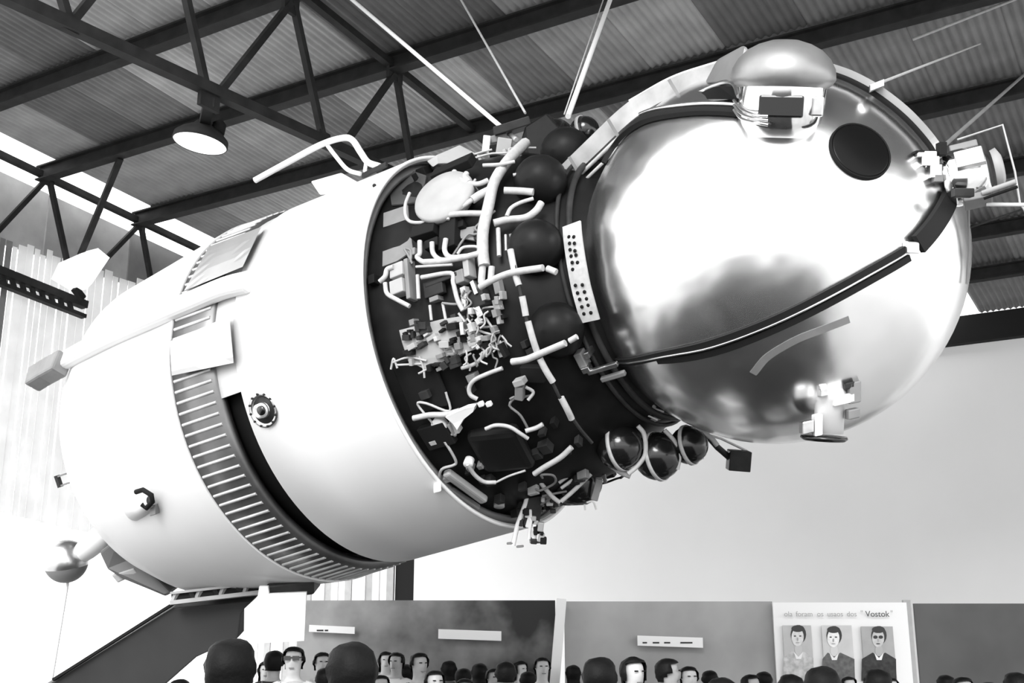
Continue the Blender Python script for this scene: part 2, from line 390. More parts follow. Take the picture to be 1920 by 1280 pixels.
MB().poly([P(1345, 112, 6.4), P(1396, 84, 6.1), P(1430, 130, 6.0), P(1380, 152, 6.05), P(1322, 156, 6.45)], toward(o_), .08).build('saddle_plate', M_CAP, craft, bevel=.02)
MB().tube([P(1512, 205, 5.85), P(1532, 182, 5.9), P(1546, 150, 6.05)], .022, 8).build('clamp_arm', M_CHROME, craft)
rail = [(1556, 126), (1600, 142), (1650, 170), (1705, 214), (1752, 268), (1764, 300)]
pts = [shit(x, y, 1.17) for x, y in rail]; pts = smooth_path(pts, 6)
MB().ribbon(pts, [toward(p) for p in pts], .045, .03).build('nose_rail', mat('rail_metal', .4, .45, .5), craft)
pts = smooth_path([shit(x-6, y+9, 1.15) for x, y in rail], 6); MB().tube(pts, .015, 8).build('rail_gasket', M_BMATT, craft)
MB().box(shit(1643, 162, 1.19), NZ*.04, UP*.02, toward(C0)*.04).build('rail_clamp', M_STEEL, craft, bevel=.005)
# nose crown
nose = P(1790, 335, 6.05)
nd = (P(1850, 350, 5.93)-nose).normalized(); nd = (NZ*.7+RT*.5+UP*.05).normalized()
nb = MB().lathe(nose-nd*.06, nd, [(0, .0), (0, .13), (.05, .15), (.12, .15), (.16, .135), (.2, .13), (.24, .08), (.24, 0)], 32).build('nose_hub', M_CHROME, craft)
u_ = nd.cross(UP).normalized(); v_ = u_.cross(nd)
for k in range(4):
    a = math.radians(25+90*k); e = u_*math.cos(a)+v_*math.sin(a); f_ = nd.cross(e)
    MB().box(nose+nd*.08+e*.16, e*.02, f_*.05, nd*.07).build('hub_lug', (M_STEEL, M_GREY)[k % 2], nb, bevel=.006)
MB().box(P(1805, 362, 5.85), RT*.05, UP*.022, FW*.03).build('hub_window', M_DGREY, nb, bevel=.005)
MB().lathe(nose+nd*.19, nd, [(0, .1), (.03, .11), (.05, .07), (.05, 0)], 24).build('hub_cap', M_LGREY, nb)
for (a, b, r, m) in (((1842, 362, 5.9), (1905, 340, 5.8), .014, M_LGREY), ((1845, 372, 5.9), (1908, 350, 5.8), .008, M_BMATT), ((1850, 383, 5.95), (1960, 384, 5.8), .010, M_WHITE2)):
    MB().tube([P(*a), P(*b)], r, 8).build('antenna_rod', m, nb)
MB().tube([P(1795, 262, 6.2), P(1880, 234, 6.1), P(1903, 322, 6.05), P(1912, 380, 6.0), P(1925, 400, 6.0)], .006, 8).build('wire_frame', M_CABLE, nb)
MB().tube([P(1815, 392, 6.1), P(1817, 470, 6.15), P(1813, 532, 6.2)], .008, 8).build('hanging_wire', M_GREY, nb)
for (x, y, dx, dy, m) in ((1735, 290, 20, 6, M_STEEL), (1742, 303, 18, 10, M_CHROME), (1752, 322, 12, 14, M_STEEL), (1722, 286, 10, 3, M_BMATT), (1765, 280, 8, 14, M_STRAP), (1757, 335, 10, 8, M_GREY)):
    MB().box(P(x, y, 5.98), RT*dx*.0025, UP*dy*.0025, FW*.03).build('nose_fitting', m, nb, bevel=.004)
# bottom optical tube
b0 = P(1556, 752, 6.12); dn = (P(1553, 820, 6.12)-b0).normalized()
bt = MB().lathe(b0-dn*.08, dn, [(0, 0), (0, .078), (.03, .09), (.07, .09), (.08, .078), (.25, .078), (.255, 0)], 32).build('lens_tube', M_WHITE2, craft)
MB().lathe(P(1545, 817, 6.1), dn, [(0, 0), (0, .12), (.012, .125), (.025, .11), (.03, 0)], 32).build('lens_cover', M_BLACK, bt)
for (x, y, dx, dy, m) in ((1512, 800, 12, 12, M_STEEL), (1532, 796, 8, 20, M_WHITE2), (1598, 775, 12, 9, M_GREY), (1580, 748, 22, 9, M_WHITE2), (1542, 735, 8, 8, M_STEEL), (1600, 735, 12, 20, M_GREY), (1590, 722, 10, 6, M_DGREY)):
    MB().box(P(x, y, 6.05), (RT*.9+UP*.2)*dx*.0028, UP*dy*.0028, FW*.04).build('bracket', m, bt, bevel=.006)

# ---- instrument module
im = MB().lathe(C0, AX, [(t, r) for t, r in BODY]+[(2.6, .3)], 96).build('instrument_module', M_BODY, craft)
def H(px, py, off=0.0, prof=BODY): return hit(px, py, prof, off)
def frame(p):
    t, v = axial(p); n = v.normalized(); return AX, AX.cross(n).normalized(), n      # axial, tangential, radial
def tubeon(name, px, r, off, m=M_CABLE, n=8, prof=BODY, parent=craft, **k):
    pts = smooth_path([H(x, y, off, prof) for x, y in px], 5)
    return MB().tube(pts, r, n).build(name, m, parent, **k)
def boxon(name, px, py, w, h, d, off, m, rot=0, prof=BODY, parent=craft, bevel=.006, **k):
    """w along the axis, h round it, d out from the surface (metres)"""
    p = H(px, py, off, prof); A, T, N = frame(p); c, s = math.cos(rot), math.sin(rot)
    return MB().box(p, (A*c+T*s)*w/2, (T*c-A*s)*h/2, N*d/2).build(name, m, parent, bevel=bevel, **k)
def plateon(name, px, off, th, m, prof=BODY, parent=craft, **k):
    pts = [H(x, y, off, prof) for x, y in px]; c = sum(pts, Vector())/len(pts); N = frame(c)[2]
    return MB().poly(pts, N, th).build(name, m, parent, **k)
def discon(name, px, py, r, h, off, m, tilt=None, parent=craft, prof=BODY, lip=.9, n=28, **k):
    p = H(px, py, off, prof); N = tilt or frame(p)[2]
    return MB().lathe(p-N*h, N, [(0, 0), (0, r), (h*.9, r), (h, r*lip), (h, 0)], n).build(name, m, parent, **k)
def ringtube(name, t, R, r, d0, d1, m, n=60, nn=8, **k):
    pts = [polar(t, R, d0+(d1-d0)*i/n) for i in range(n+1)]
    return MB().tube(pts, r, nn, closed=abs(d1-d0) >= 360, cap=True).build(name, m, craft, **k) if abs(d1-d0) < 360 else MB().tube(pts[:-1], r, nn, closed=True).build(name, m, craft, **k)
# gas bottles all round the neck
def bottle(c, r, light=False):
    b = MB().ball(c, r, 24, NX).build('gas_bottle', M_BLACK, craft)
    t, v = axial(c); n = v.normalized()
    MB().lathe(c-AX*.012, AX, [(0, r+.002), (0, r+.008), (.024, r+.008), (.024, r+.002), (0, r+.002)], 28).build('bottle_band', M_CABLE if light else M_GREY, b)
    return b
def px_of(p):
    v = p-EYE; z = v.dot(FW); return CX+F*v.dot(RT)/z, CY-F*v.dot(UP)/z
for k in range(12):
    deg = 15+30*k
    _x, _y = px_of(polar(1.10, .97, deg))
    if _x > 1090 and _y > 720: continue
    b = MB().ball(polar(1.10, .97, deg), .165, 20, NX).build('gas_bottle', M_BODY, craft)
for (x, y, z, r) in ((1162, 838, 7.05, .145), (1233, 855, 7.12, .150), (1292, 834, 7.12, .120), (1040, 262, 7.75, .145), (1096, 246, 7.85, .105)):
    bottle(P(x, y, z), r, True)
MB().lathe(P(1062, 905, 7.5), (P(1120, 900, 7.3)-P(1062, 905, 7.5)), [(-.05, 0), (-.05, .12), (0, .15), (.15, .15), (.22, .11), (.24, 0)], 28).build('thruster_can', M_BLACK, craft)
# structural rings
def ringseg(pxs, r, R=1.235): tubeon('ring_segment', pxs, r, 0, M_CABLE, prof=cyl(R))
RP = [(955, 470), (962, 495), (970, 520), (978, 548), (985, 580), (992, 610), (1003, 645), (1015, 675), (1027, 700), (1036, 716)]
for seg in ([(957, 468), (962, 495), (968, 520), (973, 535)], [(979, 555), (983, 575), (986, 592)], [(990, 602), (999, 635), (1008, 662)], [(1012, 672), (1024, 695), (1037, 716)],
            [(1052, 745), (1064, 768), (1072, 785)]): ringseg(seg, .019)
tubeon('ring_tube', [(955, 470), (968, 510), (985, 590), (1010, 670), (1035, 715), (1055, 755), (1085, 800), (1110, 830)], .010, 0, M_DGREY, prof=cyl(1.235))
tubeon('strut_tube', [(900, 538), (925, 524), (960, 511), (1018, 502)], .020, 0, M_CABLE, prof=cyl(1.25))
tubeon('strut_tube', [(1026, 503), (1043, 510)], .018, 0, M_CABLE, prof=cyl(1.24))
tubeon('strut_tube', [(960, 678), (985, 674), (1010, 664), (1060, 643)], .020, 0, M_CABLE, prof=cyl(1.25))
tubeon('strut_tube', [(1068, 639), (1082, 631)], .017, 0, M_CABLE, prof=cyl(1.24))
for L, z, r in (([(1088, 812), (1112, 795), (1140, 768), (1141, 742)], 7.1, .02), ([(1085, 806), (1100, 822), (1122, 828)], 7.05, .02), ([(1124, 834), (1140, 862), (1160, 882), (1182, 892)], 7.05, .019),
             ([(1178, 888), (1196, 872), (1210, 850), (1208, 815), (1196, 798)], 7.0, .015), ([(1246, 806), (1264, 826), (1274, 850), (1270, 880)], 7.05, .014), ([(1305, 802), (1320, 820), (1322, 840), (1316, 860)], 7.08, .010),
             ([(1300, 803), (1330, 818), (1345, 835)], 7.1, .016)):
    MB().tube(smooth_path([P(x, y, z) for x, y in L]), r, 8).build('bottle_strut', M_CABLE, craft)
MB().poly([P(1161, 742, 7.15), P(1240, 768, 7.1), P(1255, 780, 7.1), P(1228, 790, 7.08), P(1185, 786, 7.08), P(1168, 765, 7.1)], toward(C0), .03).build('foil_plate', M_LGREY, craft)
for k in range(4): MB().tube([P(1162+k*6, 742+k*7, 7.06), P(1245-k*4, 772+k*5, 7.02)], .006, 6).build('pipe', M_WHITE2, craft)
MB().tube([P(1190, 722, 7.05), P(1215, 748, 7.0), P(1228, 765, 7.0)], .012, 6).build('pipe', M_CABLE, craft)
# perforated collar
pb = MB()
pp = []
for i, (x, y) in enumerate([(1072, 420), (1074, 445), (1078, 475), (1083, 505), (1090, 540), (1098, 570), (1107, 602)]): pp.append(H(x, y, 0, cyl(.94)))
pts = smooth_path(pp, 4)
band = MB().ribbon(pts, [frame(p)[2] for p in pts], .12, .012).build('perforated_collar', M_CABLE, craft)
hm = MB()
for x, y in [(1067, 444), (1076, 444), (1068, 456), (1077, 456), (1069, 468), (1078, 470), (1071, 480), (1080, 478), (1073, 492), (1083, 492), (1074, 505), (1079, 535), (1092, 534), (1083, 549), (1096, 547), (1087, 561), (1100, 560), (1091, 575), (1103, 572), (1095, 588), (1108, 586)]:
    p = H(x, y, 0, cyl(.949)); N = frame(p)[2]; MB().lathe(p, N, [(0, 0), (0, .011), (.003, .011), (.003, 0)], 8).build('hole', M_BMATT, band)
pts3 = []
ringtube('collar_ring', .93, .865, .02, 0, 360, M_DGREY, 80)
ringtube('collar_ring', 1.0, .89, .014, 0, 360, M_DGREY, 80)
# cover plates
plateon('cover_plate', [(956, 440), (1000, 428), (1046, 430), (1048, 468), (1030, 484), (1000, 474), (962, 464)], .03, .02, M_GREY)
plateon('cover_plate', [(862, 430), (892, 425), (892, 452), (866, 448)], .03, .02, M_GREY)
plateon('cover_plate', [(720, 400), (765, 385), (775, 470), (745, 490), (718, 500)], .015, .01, M_GREY)
plateon('cover_plate', [(730, 350), (770, 320), (800, 330), (790, 380), (735, 385)], .015, .01, mat('dull_plate', .06, .5, var=.2))
plateon('cover_plate', [(1150, 400), (1168, 420), (1172, 470), (1130, 468), (1128, 430)], .02, .01, M_DGREY)
# round dish cover
dp = H(832, 368, .10); N = (frame(dp)[2]*.8+UP*.15+toward(dp)*.25).normalized()
MB().lathe(dp-N*.05, N, [(0, 0), (0, .19), (.05, .2), (.065, .19), (.075, .12), (.08, 0)], 40).build('dish_cover', M_LGREY, craft)
# tubes, cables and straps traced over the module
T_ = [([(985, 268), (962, 290), (942, 315), (925, 345), (916, 385), (906, 430), (905, 470), (908, 498)], .035, .09),
      ([(905, 500), (903, 525), (905, 535)], .022, .08), ([(922, 500), (920, 528)], .02, .08),
      ([(934, 428), (936, 480)], .014, .07), ([(948, 440), (949, 470)], .008, .06),
      ([(850, 326), (870, 340), (895, 345), (915, 338)], .016, .12), ([(875, 325), (872, 332), (880, 342)], .018, .12), ([(852, 322), (853, 334)], .018, .12),
      ([(885, 375), (900, 365), (918, 356)], .026, .10), ([(860, 392), (880, 378), (890, 372)], .016, .10),
      ([(790, 398), (830, 403), (870, 400), (908, 400)], .018, .10), ([(768, 362), (760, 385), (762, 408), (775, 417), (800, 415), (825, 402)], .011, .08),
      ([(815, 408), (812, 416)], .010, .10), ([(842, 400), (840, 412)], .010, .10),
      ([(787, 452), (787, 475), (782, 482), (795, 491), (820, 492)], .015, .10), ([(810, 454), (812, 474), (824, 486), (840, 487)], .015, .10), ([(836, 448), (834, 470), (845, 482), (875, 480)], .016, .10),
      ([(795, 491), (830, 489), (870, 482), (905, 473)], .018, .10), ([(858, 476), (868, 464), (890, 462), (900, 466)], .009, .10),
      ([(926, 418), (950, 412), (985, 408), (1005, 395), (1015, 380)], .022, .10), ([(950, 405), (958, 390), (975, 380), (1000, 372)], .012, .12), ([(945, 357), (975, 358), (1000, 360)], .022, .14),
      ([(962, 328), (982, 326), (998, 336)], .010, .14), ([(905, 310), (940, 308), (965, 303)], .012, .14),
      ([(780, 500), (848, 496)], .008, .10), ([(790, 520), (845, 512), (850, 530), (858, 562), (868, 582)], .014, .08),
      ([(738, 500), (726, 505), (722, 518), (712, 528)], .016, .08), ([(722, 530), (726, 550), (745, 562), (768, 574)], .014, .08), ([(783, 515), (785, 560)], .012, .06),
      ([(806, 572), (809, 600)], .009, .05), ([(830, 568), (836, 600)], .009, .05),
      ([(942, 690), (915, 700), (890, 712), (880, 726), (882, 740), (895, 748)], .013, .08),
      ([(775, 784), (805, 778), (835, 777), (862, 770)], .018, .07),
      ([(910, 804), (930, 797), (955, 800), (975, 812), (990, 822)], .012, .10), ([(985, 808), (1005, 802), (1018, 795)], .014, .10),
      ([(834, 828), (845, 845), (855, 865), (850, 872), (828, 880), (822, 903)], .009, .06), ([(877, 870), (890, 890), (908, 903), (930, 904)], .013, .10), ([(930, 904), (955, 892), (985, 882)], .007, .10),
      ([(1072, 838), (1050, 858), (1020, 876), (1002, 888)], .018, .10),
      ([(900, 665), (925, 650), (940, 640)], .010, .06), ([(865, 690), (890, 682), (905, 668), (915, 655)], .012, .06),
      ([(985, 725), (1000, 735), (990, 750)], .010, .12), ([(1135, 498), (1155, 492)], .014, .06)]
for L, r, off in T_: tubeon('cable', L, r, off)
# pale triangular duct and shutters low on the module
plateon('duct', [(838, 778), (875, 762), (893, 758), (890, 768), (872, 782), (860, 802), (852, 790)], .08, .05, M_WHITE2)
boxon('duct_clamp', 902, 757, .035, .03, .03, .08, M_WHITE2); boxon('duct_clamp', 917, 757, .035, .03, .03, .08, M_WHITE2)
boxon('dark_cover', 940, 840, .34, .34, .10, .02, mat('satin_black', .012, .35), rot=.2, bevel=.04)
boxon('dark_cover', 790, 720, .30, .34, .02, .01, MATS['satin_black'], bevel=.01)
# boxes and connectors
for (x, y, w_, h_, d_, off, m, rot) in (
    (752, 510, .10, .09, .10, .03, M_LGREY, 0), (752, 540, .10, .09, .10, .03, M_LGREY, 0), (770, 525, .03, .26, .08, .03, M_GREY, 0), (775, 475, .06, .05, .05, .03, M_GREY, 0),
    (800, 430, .18, .12, .08, .04, M_BMATT, .1), (845, 440, .12, .22, .08, .04, M_BMATT, 0), (815, 460, .10, .06, .08, .04, M_BMATT, 0), (860, 425, .10, .05, .05, .04, M_BMATT, 0),
    (850, 315, .30, .10, .06, .10, M_BMATT, 0), (880, 500, .04, .14, .08, .05, M_LGREY, 0), (868, 520, .06, .08, .08, .05, M_GREY, 0), (900, 560, .10, .10, .08, .05, M_DGREY, 0),
    (830, 525, .24, .03, .04, .05, M_DGREY, 0), (815, 540, .14, .10, .04, .03, M_DGREY, 0), (1092, 672, .05, .10, .08, .05, M_GREY, 0), (1105, 660, .03, .04, .10, .08, M_STEEL, 0), (1100, 690, .05, .04, .06, .08, M_STEEL, 0),
    (975, 715, .07, .04, .06, .12, M_LGREY, 0), (975, 735, .05, .09, .05, .10, M_GREY, .5), (820, 815, .2, .16, .05, .03, M_BMATT, 0), (1000, 700, .14, .1, .05, .08, M_BMATT, .3),
    (1130, 690, .20, .03, .03, .16, M_STEEL, 0), (1150, 705, .16, .03, .03, .16, M_GREY, 0), (1155, 625, .04, .03, .03, .06, M_LGREY, 0)):
    boxon('equipment_box', x, y, w_, h_, d_, off, m, rot)
# pale connector block with plugs
blk = plateon('connector_block', [(753, 618), (830, 598), (868, 592), (874, 612), (895, 638), (905, 650), (870, 662), (840, 682), (800, 690), (770, 676), (758, 640)], .04, .05, M_LGREY)
for k in range(46):
    x = random.uniform(762, 900); y = random.uniform(604, 690)
    if y > 690-(x-850)*1.1: continue
    boxon('connector', x, y, random.uniform(.02, .07), random.uniform(.015, .05), .05, random.uniform(.06, .09), random.choice((M_BMATT, M_DGREY, M_LGREY, M_CABLE, M_GREY)), random.uniform(-.3, .3), parent=blk, bevel=.003)
for k in range(60):
    x = random.uniform(868, 945); y = random.uniform(535, 665)
    if random.random() < .5: boxon('connector', x, y, random.uniform(.02, .05), random.uniform(.02, .09), .05, random.uniform(.04, .10), random.choice((M_BMATT, M_CABLE, M_LGREY, M_STEEL, M_GREY)), random.uniform(-.3, .3), bevel=.003)
    else:
        L = [(x, y)]
        for j in range(3): L.append((L[-1][0]+random.uniform(-12, 14), L[-1][1]+random.uniform(4, 16)))
        tubeon('wire', L, .006, random.uniform(.05, .1), random.choice((M_CABLE, M_GREY, M_CABLE)), n=6)
for L in ([(735, 680), (765, 670), (800, 676)], [(733, 692), (738, 672), (745, 690)], [(745, 684), (790, 682)], [(786, 668), (794, 690), (796, 708)], [(785, 700), (805, 690)], [(835, 655), (848, 652), (852, 668), (842, 676)]):
    tubeon('wire', L, .007, .07, n=6)
# scattered small fittings across the dark module
for k in range(110):
    t = random.uniform(1.25, 2.15); deg = random.uniform(0, 360)
    R = rad(BODY, t); p = polar(t, R+.02, deg); A, T, N = frame(p); s_ = random.uniform(.012, .035)
    MB().box(p, A*s_, T*s_*random.uniform(.4, 1.6), N*.03).build('fitting', random.choice((M_BMATT, M_DGREY, M_DGREY, M_GREY, M_CABLE)), craft, bevel=.003)
for k in range(26):
    deg = random.uniform(0, 360); t = random.uniform(1.2, 1.9); pts = []
    for j in range(6):
        pts.append(polar(t, rad(BODY, t)+.05, deg)); t += random.uniform(-.05, .13); deg += random.uniform(-5, 6)
    MB().tube(smooth_path(pts, 4), .008, 6).build('wire', random.choice((M_GREY, M_DGREY, M_CABLE)), craft)
# lower left fittings inside the rim
discon('valve', 822, 800, .05, .04, .06, M_WHITE2); discon('valve', 877, 872, .03, .05, .10, M_WHITE2); discon('valve', 936, 951, .035, .03, .05, M_LGREY)
boxon('pressure_bar', 873, 912, .06, .36, .05, .05, M_LGREY, rot=-.12, bevel=.015)
boxon('pressure_bar', 858, 925, .03, .40, .04, .04, M_GREY, rot=-.12, bevel=.01)
# top boxes
def pbox(name, px, py, z, w_, h_, d_, m, rot=0, parent=craft, **k):
    c, s = math.cos(rot), math.sin(rot); ax, ay = RT*c+UP*s, UP*c-RT*s
    return MB().box(P(px, py, z), ax*w_/2, ay*h_/2, FW*d_/2).build(name, m, parent, bevel=.006, **k)
MB().poly([P(801, 302, 7.85), P(820, 291, 7.85), P(862, 272, 7.9), P(900, 292, 7.9), P(905, 306, 7.9), P(822, 308, 7.8), P(812, 313, 7.8)], toward(P(860, 290, 7.9)), .22).build('relay_box', M_LGREY, craft, bevel=.008)
pbox('relay_box', 912, 272, 7.9, .05, .12, .1, M_WHITE2, -.1); pbox('relay_box', 945, 277, 7.85, .10, .12, .1, M_LGREY, -.15); pbox('relay_box', 930, 262, 8.0, .16, .05, .1, M_GREY, .2)
pbox('relay_box', 925, 285, 7.9, .05, .08, .1, M_BMATT); pbox('relay_box', 1007, 275, 7.7, .025, .14, .05, M_WHITE2, .05); pbox('relay_box', 1022, 240, 7.65, .03, .10, .05, M_LGREY, -.25)
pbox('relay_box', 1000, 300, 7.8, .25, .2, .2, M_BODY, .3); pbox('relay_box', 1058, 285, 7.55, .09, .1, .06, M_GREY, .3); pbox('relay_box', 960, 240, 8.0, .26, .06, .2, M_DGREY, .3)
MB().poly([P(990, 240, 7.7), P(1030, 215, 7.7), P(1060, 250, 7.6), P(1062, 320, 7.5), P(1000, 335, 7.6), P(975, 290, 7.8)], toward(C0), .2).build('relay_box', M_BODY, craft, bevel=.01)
# hanging bracket under the module
br = pbox('hanging_bracket', 1000, 955, 7.45, .10, .20, .12, M_DGREY, -.15, label='cluster of plugs hanging under the module')
MB().tube([P(993, 915, 7.4), P(985, 945, 7.4), P(970, 985, 7.4), P(962, 1022, 7.4)], .016, 8).build('bracket_leg', M_WHITE2, br)
MB().tube([P(983, 955, 7.38), P(995, 975, 7.38), P(992, 1010, 7.38)], .012, 8).build('bracket_leg', M_WHITE2, br)
for k in range(26):
    x = random.uniform(975, 1040); y = random.uniform(935, 1015)
    if x > 1040-(y-960)*.4: x -= 20
    pbox('plug', x, y, 7.4+random.uniform(-.05, .05), random.uniform(.02, .045), random.uniform(.02, .06), .05, random.choice((M_BMATT, M_CABLE, M_WHITE2, M_LGREY, M_DGREY, M_BMATT)), random.uniform(-.3, .1), parent=br)
for x, y in ((957, 1018), (975, 1024), (1012, 1016)): pbox('plug', x, y, 7.4, .05, .012, .03, M_GREY, .1, parent=br)
for L, r in (([(1003, 885), (1014, 905), (1035, 930), (1050, 942)], .014), ([(1052, 940), (1075, 920), (1108, 888)], .014), ([(1052, 915), (1095, 884)], .011), ([(1048, 905), (1085, 878)], .011), ([(1002, 890), (1022, 882), (1024, 900)], .02), ([(1118, 955), (1112, 940), (1100, 942)], .006), ([(1097, 956), (1096, 945)], .006)):
    MB().tube(smooth_path([P(x, y, 7.22) for x, y in L]), r, 8).build('pipe', M_CABLE, craft)
pbox('vane', 1119, 918, 7.3, .045, .14, .03, M_GREY, -.25)
# side sensor on its arm
an = MB().tube([P(1325, 815, 7.3), P(1345, 838, 7.35), P(1368, 858, 7.4)], .02, 8).build('sensor_arm', M_DGREY, craft)
MB().tube([P(1305, 808, 7.2), P(1352, 822, 7.4), P(1400, 845, 7.5)], .008, 8).build('sensor_wire', M_CABLE, an)
pbox('sensor_box', 1385, 863, 7.4, .14, .13, .12, M_DGREY, -.08, parent=an)

# ================================================================== ROCKET STAGE
st = empty('rocket_stage', MCRAFT @ Matrix.Translation((0, 0, -2.14)), label='white cylindrical rocket stage with ribbed metal band behind the capsule', cat='rocket stage')
def ring_prof(pr, th=.03):
    return pr+[(t, r-th) for t, r in pr[::-1]]+[pr[0]]
front = MB().lathe(C0, AX, ring_prof([(2.14, 1.325), (2.4, 1.333), (2.8, 1.348), (3.2, 1.3625)]), 128).build('front_shell', M_WHITE, st)
MB().lathe(C0, AX, ring_prof([(2.165, 1.25), (2.2, 1.29)], .02), 128).build('inner_ring', M_GREY, st)
MB().lathe(C0, AX, [(2.28, .6), (2.28, 1.30)], 96).build('bulkhead', M_BMATT, st)
pts = [polar(2.14, 1.315, 360*k/120) for k in range(120)]
MB().tube(pts, .014, 8, closed=True).build('rim_bead', M_WHITE2, st)
MB().lathe(C0, AX, ring_prof([(3.18, 1.27), (3.46, 1.27)]), 128).build('recess_ring', M_BMATT, st)
bandp = MB().lathe(C0, AX, ring_prof([(3.39, 1.33), (3.40, 1.372), (3.77, 1.395), (3.78, 1.36)]), 128).build('band', mat('band_metal', .16, .4, .7, var=.4, scale=2.5), st)
aft = MB().lathe(C0, AX, ring_prof([(3.765, 1.41), (4.4, 1.36), (4.95, 1.32), (5.02, 1.305), (5.3, 1.17)]), 128).build('aft_shell', M_WHITE, st)
MB().lathe(C0, AX, [(5.22, 1.17), (5.22, .9), (5.45, .7), (5.45, 0)], 64).build('aft_bulkhead', M_GREY, st)
# ribs on the band: one shared mesh
tt = polar(3.55, 1.41, 0); A, T, N = frame(tt)
p0, p1 = polar(3.42, 1.372, 0), polar(3.75, 1.392, 0)
rm = MB(); rm.tube([p0, p1], .012, 6)
rib0 = rm.build('rib', M_RIB, bandp)
rme = rib0.data
NR = 118
ribs = [rib0]
for k in range(1, NR):
    o = rib0.copy(); COL.objects.link(o); o.parent = bandp; o.rotation_euler = (0, 0, 2*math.pi*k/NR)
    ribs.append(o)
def SH(px, py, off=0): return hit(px, py, [(2.14, 1.325), (3.2, 1.3625), (3.3, 1.37), (3.77, 1.395), (3.78, 1.41), (5.0, 1.32), (5.3, 1.28)], off)
PS = [(2.14, 1.325), (3.2, 1.3625), (3.3, 1.37), (3.77, 1.395), (3.78, 1.41), (5.0, 1.32), (5.3, 1.28)]
def patch(name, px, off, th, m, parent=st, **k):
    """curved plate: corners (a,b,c,d) bilinearly subdivided and laid on the skin"""
    a, b, c, d = [Vector((x, y, 0)) for x, y in px]; n = 8; V = []; Fc = []
    for lay in (off, off+th):
        for i in range(n+1):
            for j in range(n+1):
                q_ = (a*(1-i/n)+b*(i/n))*(1-j/n)+(d*(1-i/n)+c*(i/n))*(j/n); V.append(SH(q_.x, q_.y, lay))
    N_ = (n+1)**2
    for i in range(n):
        for j in range(n):
            r0 = i*(n+1)+j; Fc.append((r0+N_, r0+1+N_, r0+n+2+N_, r0+n+1+N_))
            Fc.append((r0, r0+n+1, r0+n+2, r0+1))
    bd = [i*(n+1) for i in range(n+1)]+[n*(n+1)+j for j in range(1, n+1)]+[i*(n+1)+n for i in range(n-1, -1, -1)]+[j for j in range(n-1, 0, -1)]
    for i in range(len(bd)): Fc.append((bd[i], bd[(i+1) % len(bd)], bd[(i+1) % len(bd)]+N_, bd[i]+N_))
    return MB().add(V, Fc).build(name, m, parent, **k)
M_PAN = mat('panel_metal', .5, .35, .6, var=.1, scale=3)
patch('access_panel', [(318, 640), (430, 592), (438, 680), (322, 704)], .03, .02, M_PAN, label='smooth grey access panel above the ribs')
patch('access_panel', [(345, 545), (455, 500), (490, 425), (392, 462)], .03, .02, M_PAN, label='curved grey panel at the top of the band')
def degof(px, py):
    t, v = axial(SH(px, py)); return math.degrees(math.atan2(v.dot(NY), v.dot(NX)))
d0_, d1_ = degof(447, 735), degof(500, 430)
sg_ = 1 if ((d1_-d0_+180) % 360-180) > 0 else -1
cs_ = []
for k in range(61): cs_.append(polar(3.30, 1.338, d0_+sg_*k*3.2))
MB().ribbon(cs_, [axial(p)[1].normalized() for p in cs_], .22, .02).build('closing_ring', mat('strip_metal', .55, .45, .2), st)
# long cable duct along the stage
dpts = [SH(x, y, .03) for x, y in [(470, 528), (420, 540), (360, 565), (300, 590), (220, 625), (150, 660), (100, 688)]]
dpts = smooth_path(dpts, 3)
MB().ribbon(dpts, [frame(p)[2] for p in dpts], .15, .09).build('cable_duct', M_WHITE, st, bevel=.03)
MB().ribbon([SH(118, 680, .05), SH(90, 695, .05), SH(62, 712, .06)], [frame(SH(90, 695))[2]]*3, .17, .14).build('duct_end', M_GREY, st, bevel=.02)
# sensor port
p = SH(495, 768); N = frame(p)[2]; A, T, _ = frame(p)
sp_ = MB().lathe(p-N*.01, N, [(0, .115), (.02, .115), (.022, .095), (.01, .09), (.01, .05), (.03, .05)], 36).build('sensor_port', M_STEEL, st)
MB().lathe(p, N, [(0, .088), (.004, .088), (.004, 0)], 32).build('port_well', M_DGREY, sp_)
MB().lathe(p, (N*.9+AX*.2).normalized(), [(0, .05), (.05, .045), (.06, .03), (.03, .0)], 24).build('nozzle', M_WHITE2, sp_)
MB().lathe(p-AX*.03+N*.05, N, [(0, .03), (.015, .03), (.015, 0)], 20).build('port_plug', M_BLACK, sp_)
for k in range(12):
    a = 2*math.pi*k/12; c = p+(A*math.cos(a)+T*math.sin(a))*.105+N*.012
    MB().lathe(c, N, [(0, .008), (.008, .008), (.008, 0)], 6).build('bolt', M_DGREY, sp_)
# small things on the shell
pz = SH(820, 914, .02); MB().box(pz, AX*.03, UP*.03, toward(pz)*.03).build('rim_latch', M_WHITE2, st, bevel=.008)
pz = SH(702, 348, .005); MB().ball(pz, .014, 10).build('rivet', M_DGREY, st)
pz = SH(110, 902, .01); A, T, N = frame(pz)
for s_ in (-1, 1): MB().bar(pz+T*.035*s_, pz+T*.035*s_-A*.10, .012, .02, N).build('hook', M_GREY, st)
MB().bar(pz-T*.045, pz+T*.045, .03, .03, N).build('hook', M_DGREY, st)
hp = [(255, 922), (268, 918), (284, 928), (286, 940), (275, 952), (266, 945)]
MB().tube([SH(x, y, .06) for x, y in hp], .018, 8).build('handle', M_BMATT, st)
MB().box(SH(290, 955, .02), AX*.03, UP*.035, toward(C0)*.03).build('handle_base', M_GREY, st, bevel=.006)
MB().lathe(SH(285, 938, .02), (P(208, 978, 8.6)-SH(285, 938, .02)), [(0, .04), (.15, .07), (.33, .09), (.33, 0)], 20).build('vernier_nozzle', M_WHITE, st)
